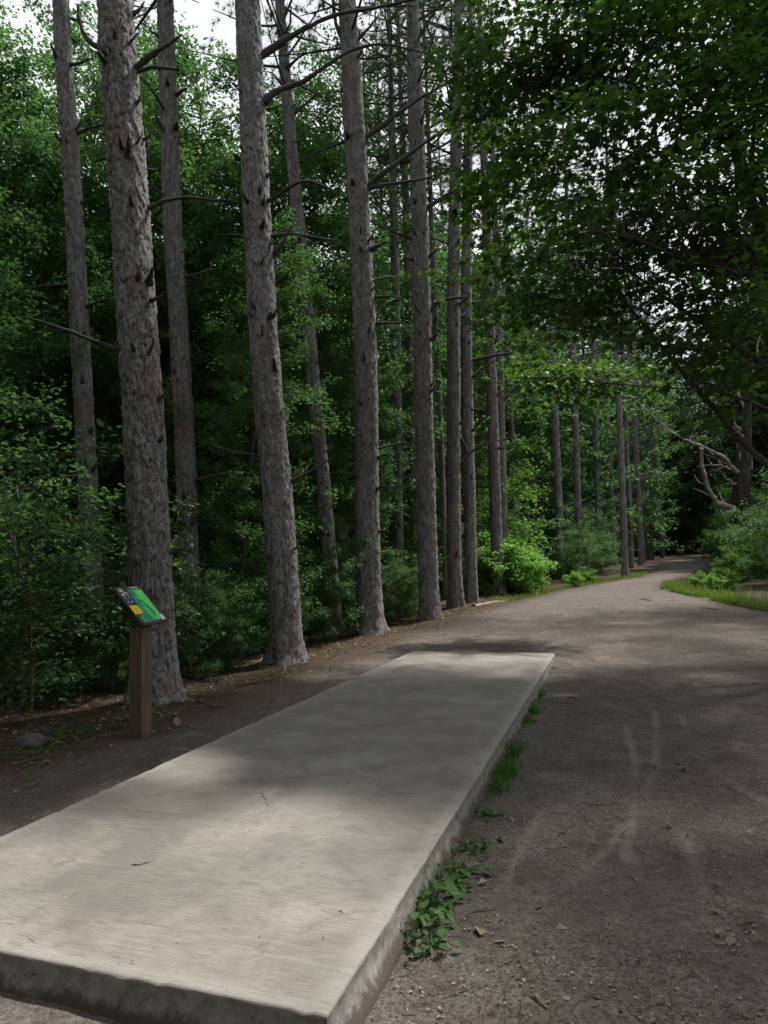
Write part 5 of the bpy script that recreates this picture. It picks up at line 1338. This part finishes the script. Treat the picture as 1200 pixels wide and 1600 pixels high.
tag(put('pebbles', make_mesh('pebbles', V, F, MAT['grit'], False)), 'small pale pebbles scattered over the dirt path', 'pebbles', kind='stuff')
V, F = litter(420, near_dirt, .03, .06, .012, .010)
tag(put('leaf_scraps', make_mesh('leaf_scraps', V, F, MAT['dry_leaf'], False)), 'pale scraps of dry leaf scattered over the dirt path', 'litter', kind='stuff')
V, F = litter(700, near_dirt, .06, .20, .0042, .008)
tag(put('twig_litter', make_mesh('twig_litter', V, F, MAT['chip'], False)), 'small dark twigs scattered over the dirt path', 'litter', kind='stuff')
V, F = litter(15000, bank, .05, .16, .0022, .012)
tag(put('pine_needles', make_mesh('pine_needles', V, F, MAT['straw'], False)), 'brown pine needles covering the bank under the pines', 'litter', kind='stuff')
V, F = litter(1800, bank, .04, .09, .016, .014)
tag(put('leaf_litter', make_mesh('leaf_litter', V, F, MAT['dry_leaf'], False)), 'scraps of dry leaf littering the bank under the pines', 'litter', kind='stuff')
# needles blown onto the concrete
n = 130; x = rng.uniform(PX0 + .06, PX1 - .06, n); y = PY0 + .06 + rng.random(n) ** 1.3 * (PY1 - PY0 - .12)
a = rng.uniform(0, 6.28, n); L = rng.uniform(.02, .055, n); c = np.stack([x, y, np.full(n, .007)], -1)
d = np.stack([np.cos(a), np.sin(a), rng.normal(0, .03, n)], -1) * L[:, None]; s = np.stack([-np.sin(a), np.cos(a), 0 * a], -1) * .0013
V = np.stack([c - d - s, c - d + s, c + s * 4 + s, c + s * 4 - s, c + d], 1).reshape(-1, 3); i = np.arange(n)[:, None] * 5
tag(put('pad_needles', make_mesh('pad_needles', V, np.concatenate([i + [0, 1, 2], i + [0, 2, 3], i + [3, 2, 4]]), MAT['straw'], False)), 'thin pine needles blown onto the concrete pad', 'litter', kind='stuff')
# specks on the concrete
n = 240; x = rng.uniform(PX0 + .05, PX1 - .05, n); y = PY0 + .05 + rng.random(n) ** 1.4 * (PY1 - PY0 - .1)
a = rng.uniform(0, 6.28, n); L = .002 + .006 * rng.random(n) ** 3; c = np.stack([x, y, np.full(n, .006)], -1)
d = np.stack([np.cos(a), np.sin(a), 0 * a], -1) * L[:, None]; s = np.stack([-np.sin(a), np.cos(a), 0 * a], -1) * (L * .5)[:, None]
V = np.stack([c - d, c - s + [0, 0, .003], c + d, c + s + [0, 0, .003]], 1).reshape(-1, 3); i = np.arange(n)[:, None] * 4
tag(put('pad_specks', make_mesh('pad_specks', V, np.concatenate([i + [0, 1, 2], i + [0, 2, 3]]), MAT['chip'], False)), 'dark specks of bark and soil lying on the concrete pad', 'litter', kind='stuff')
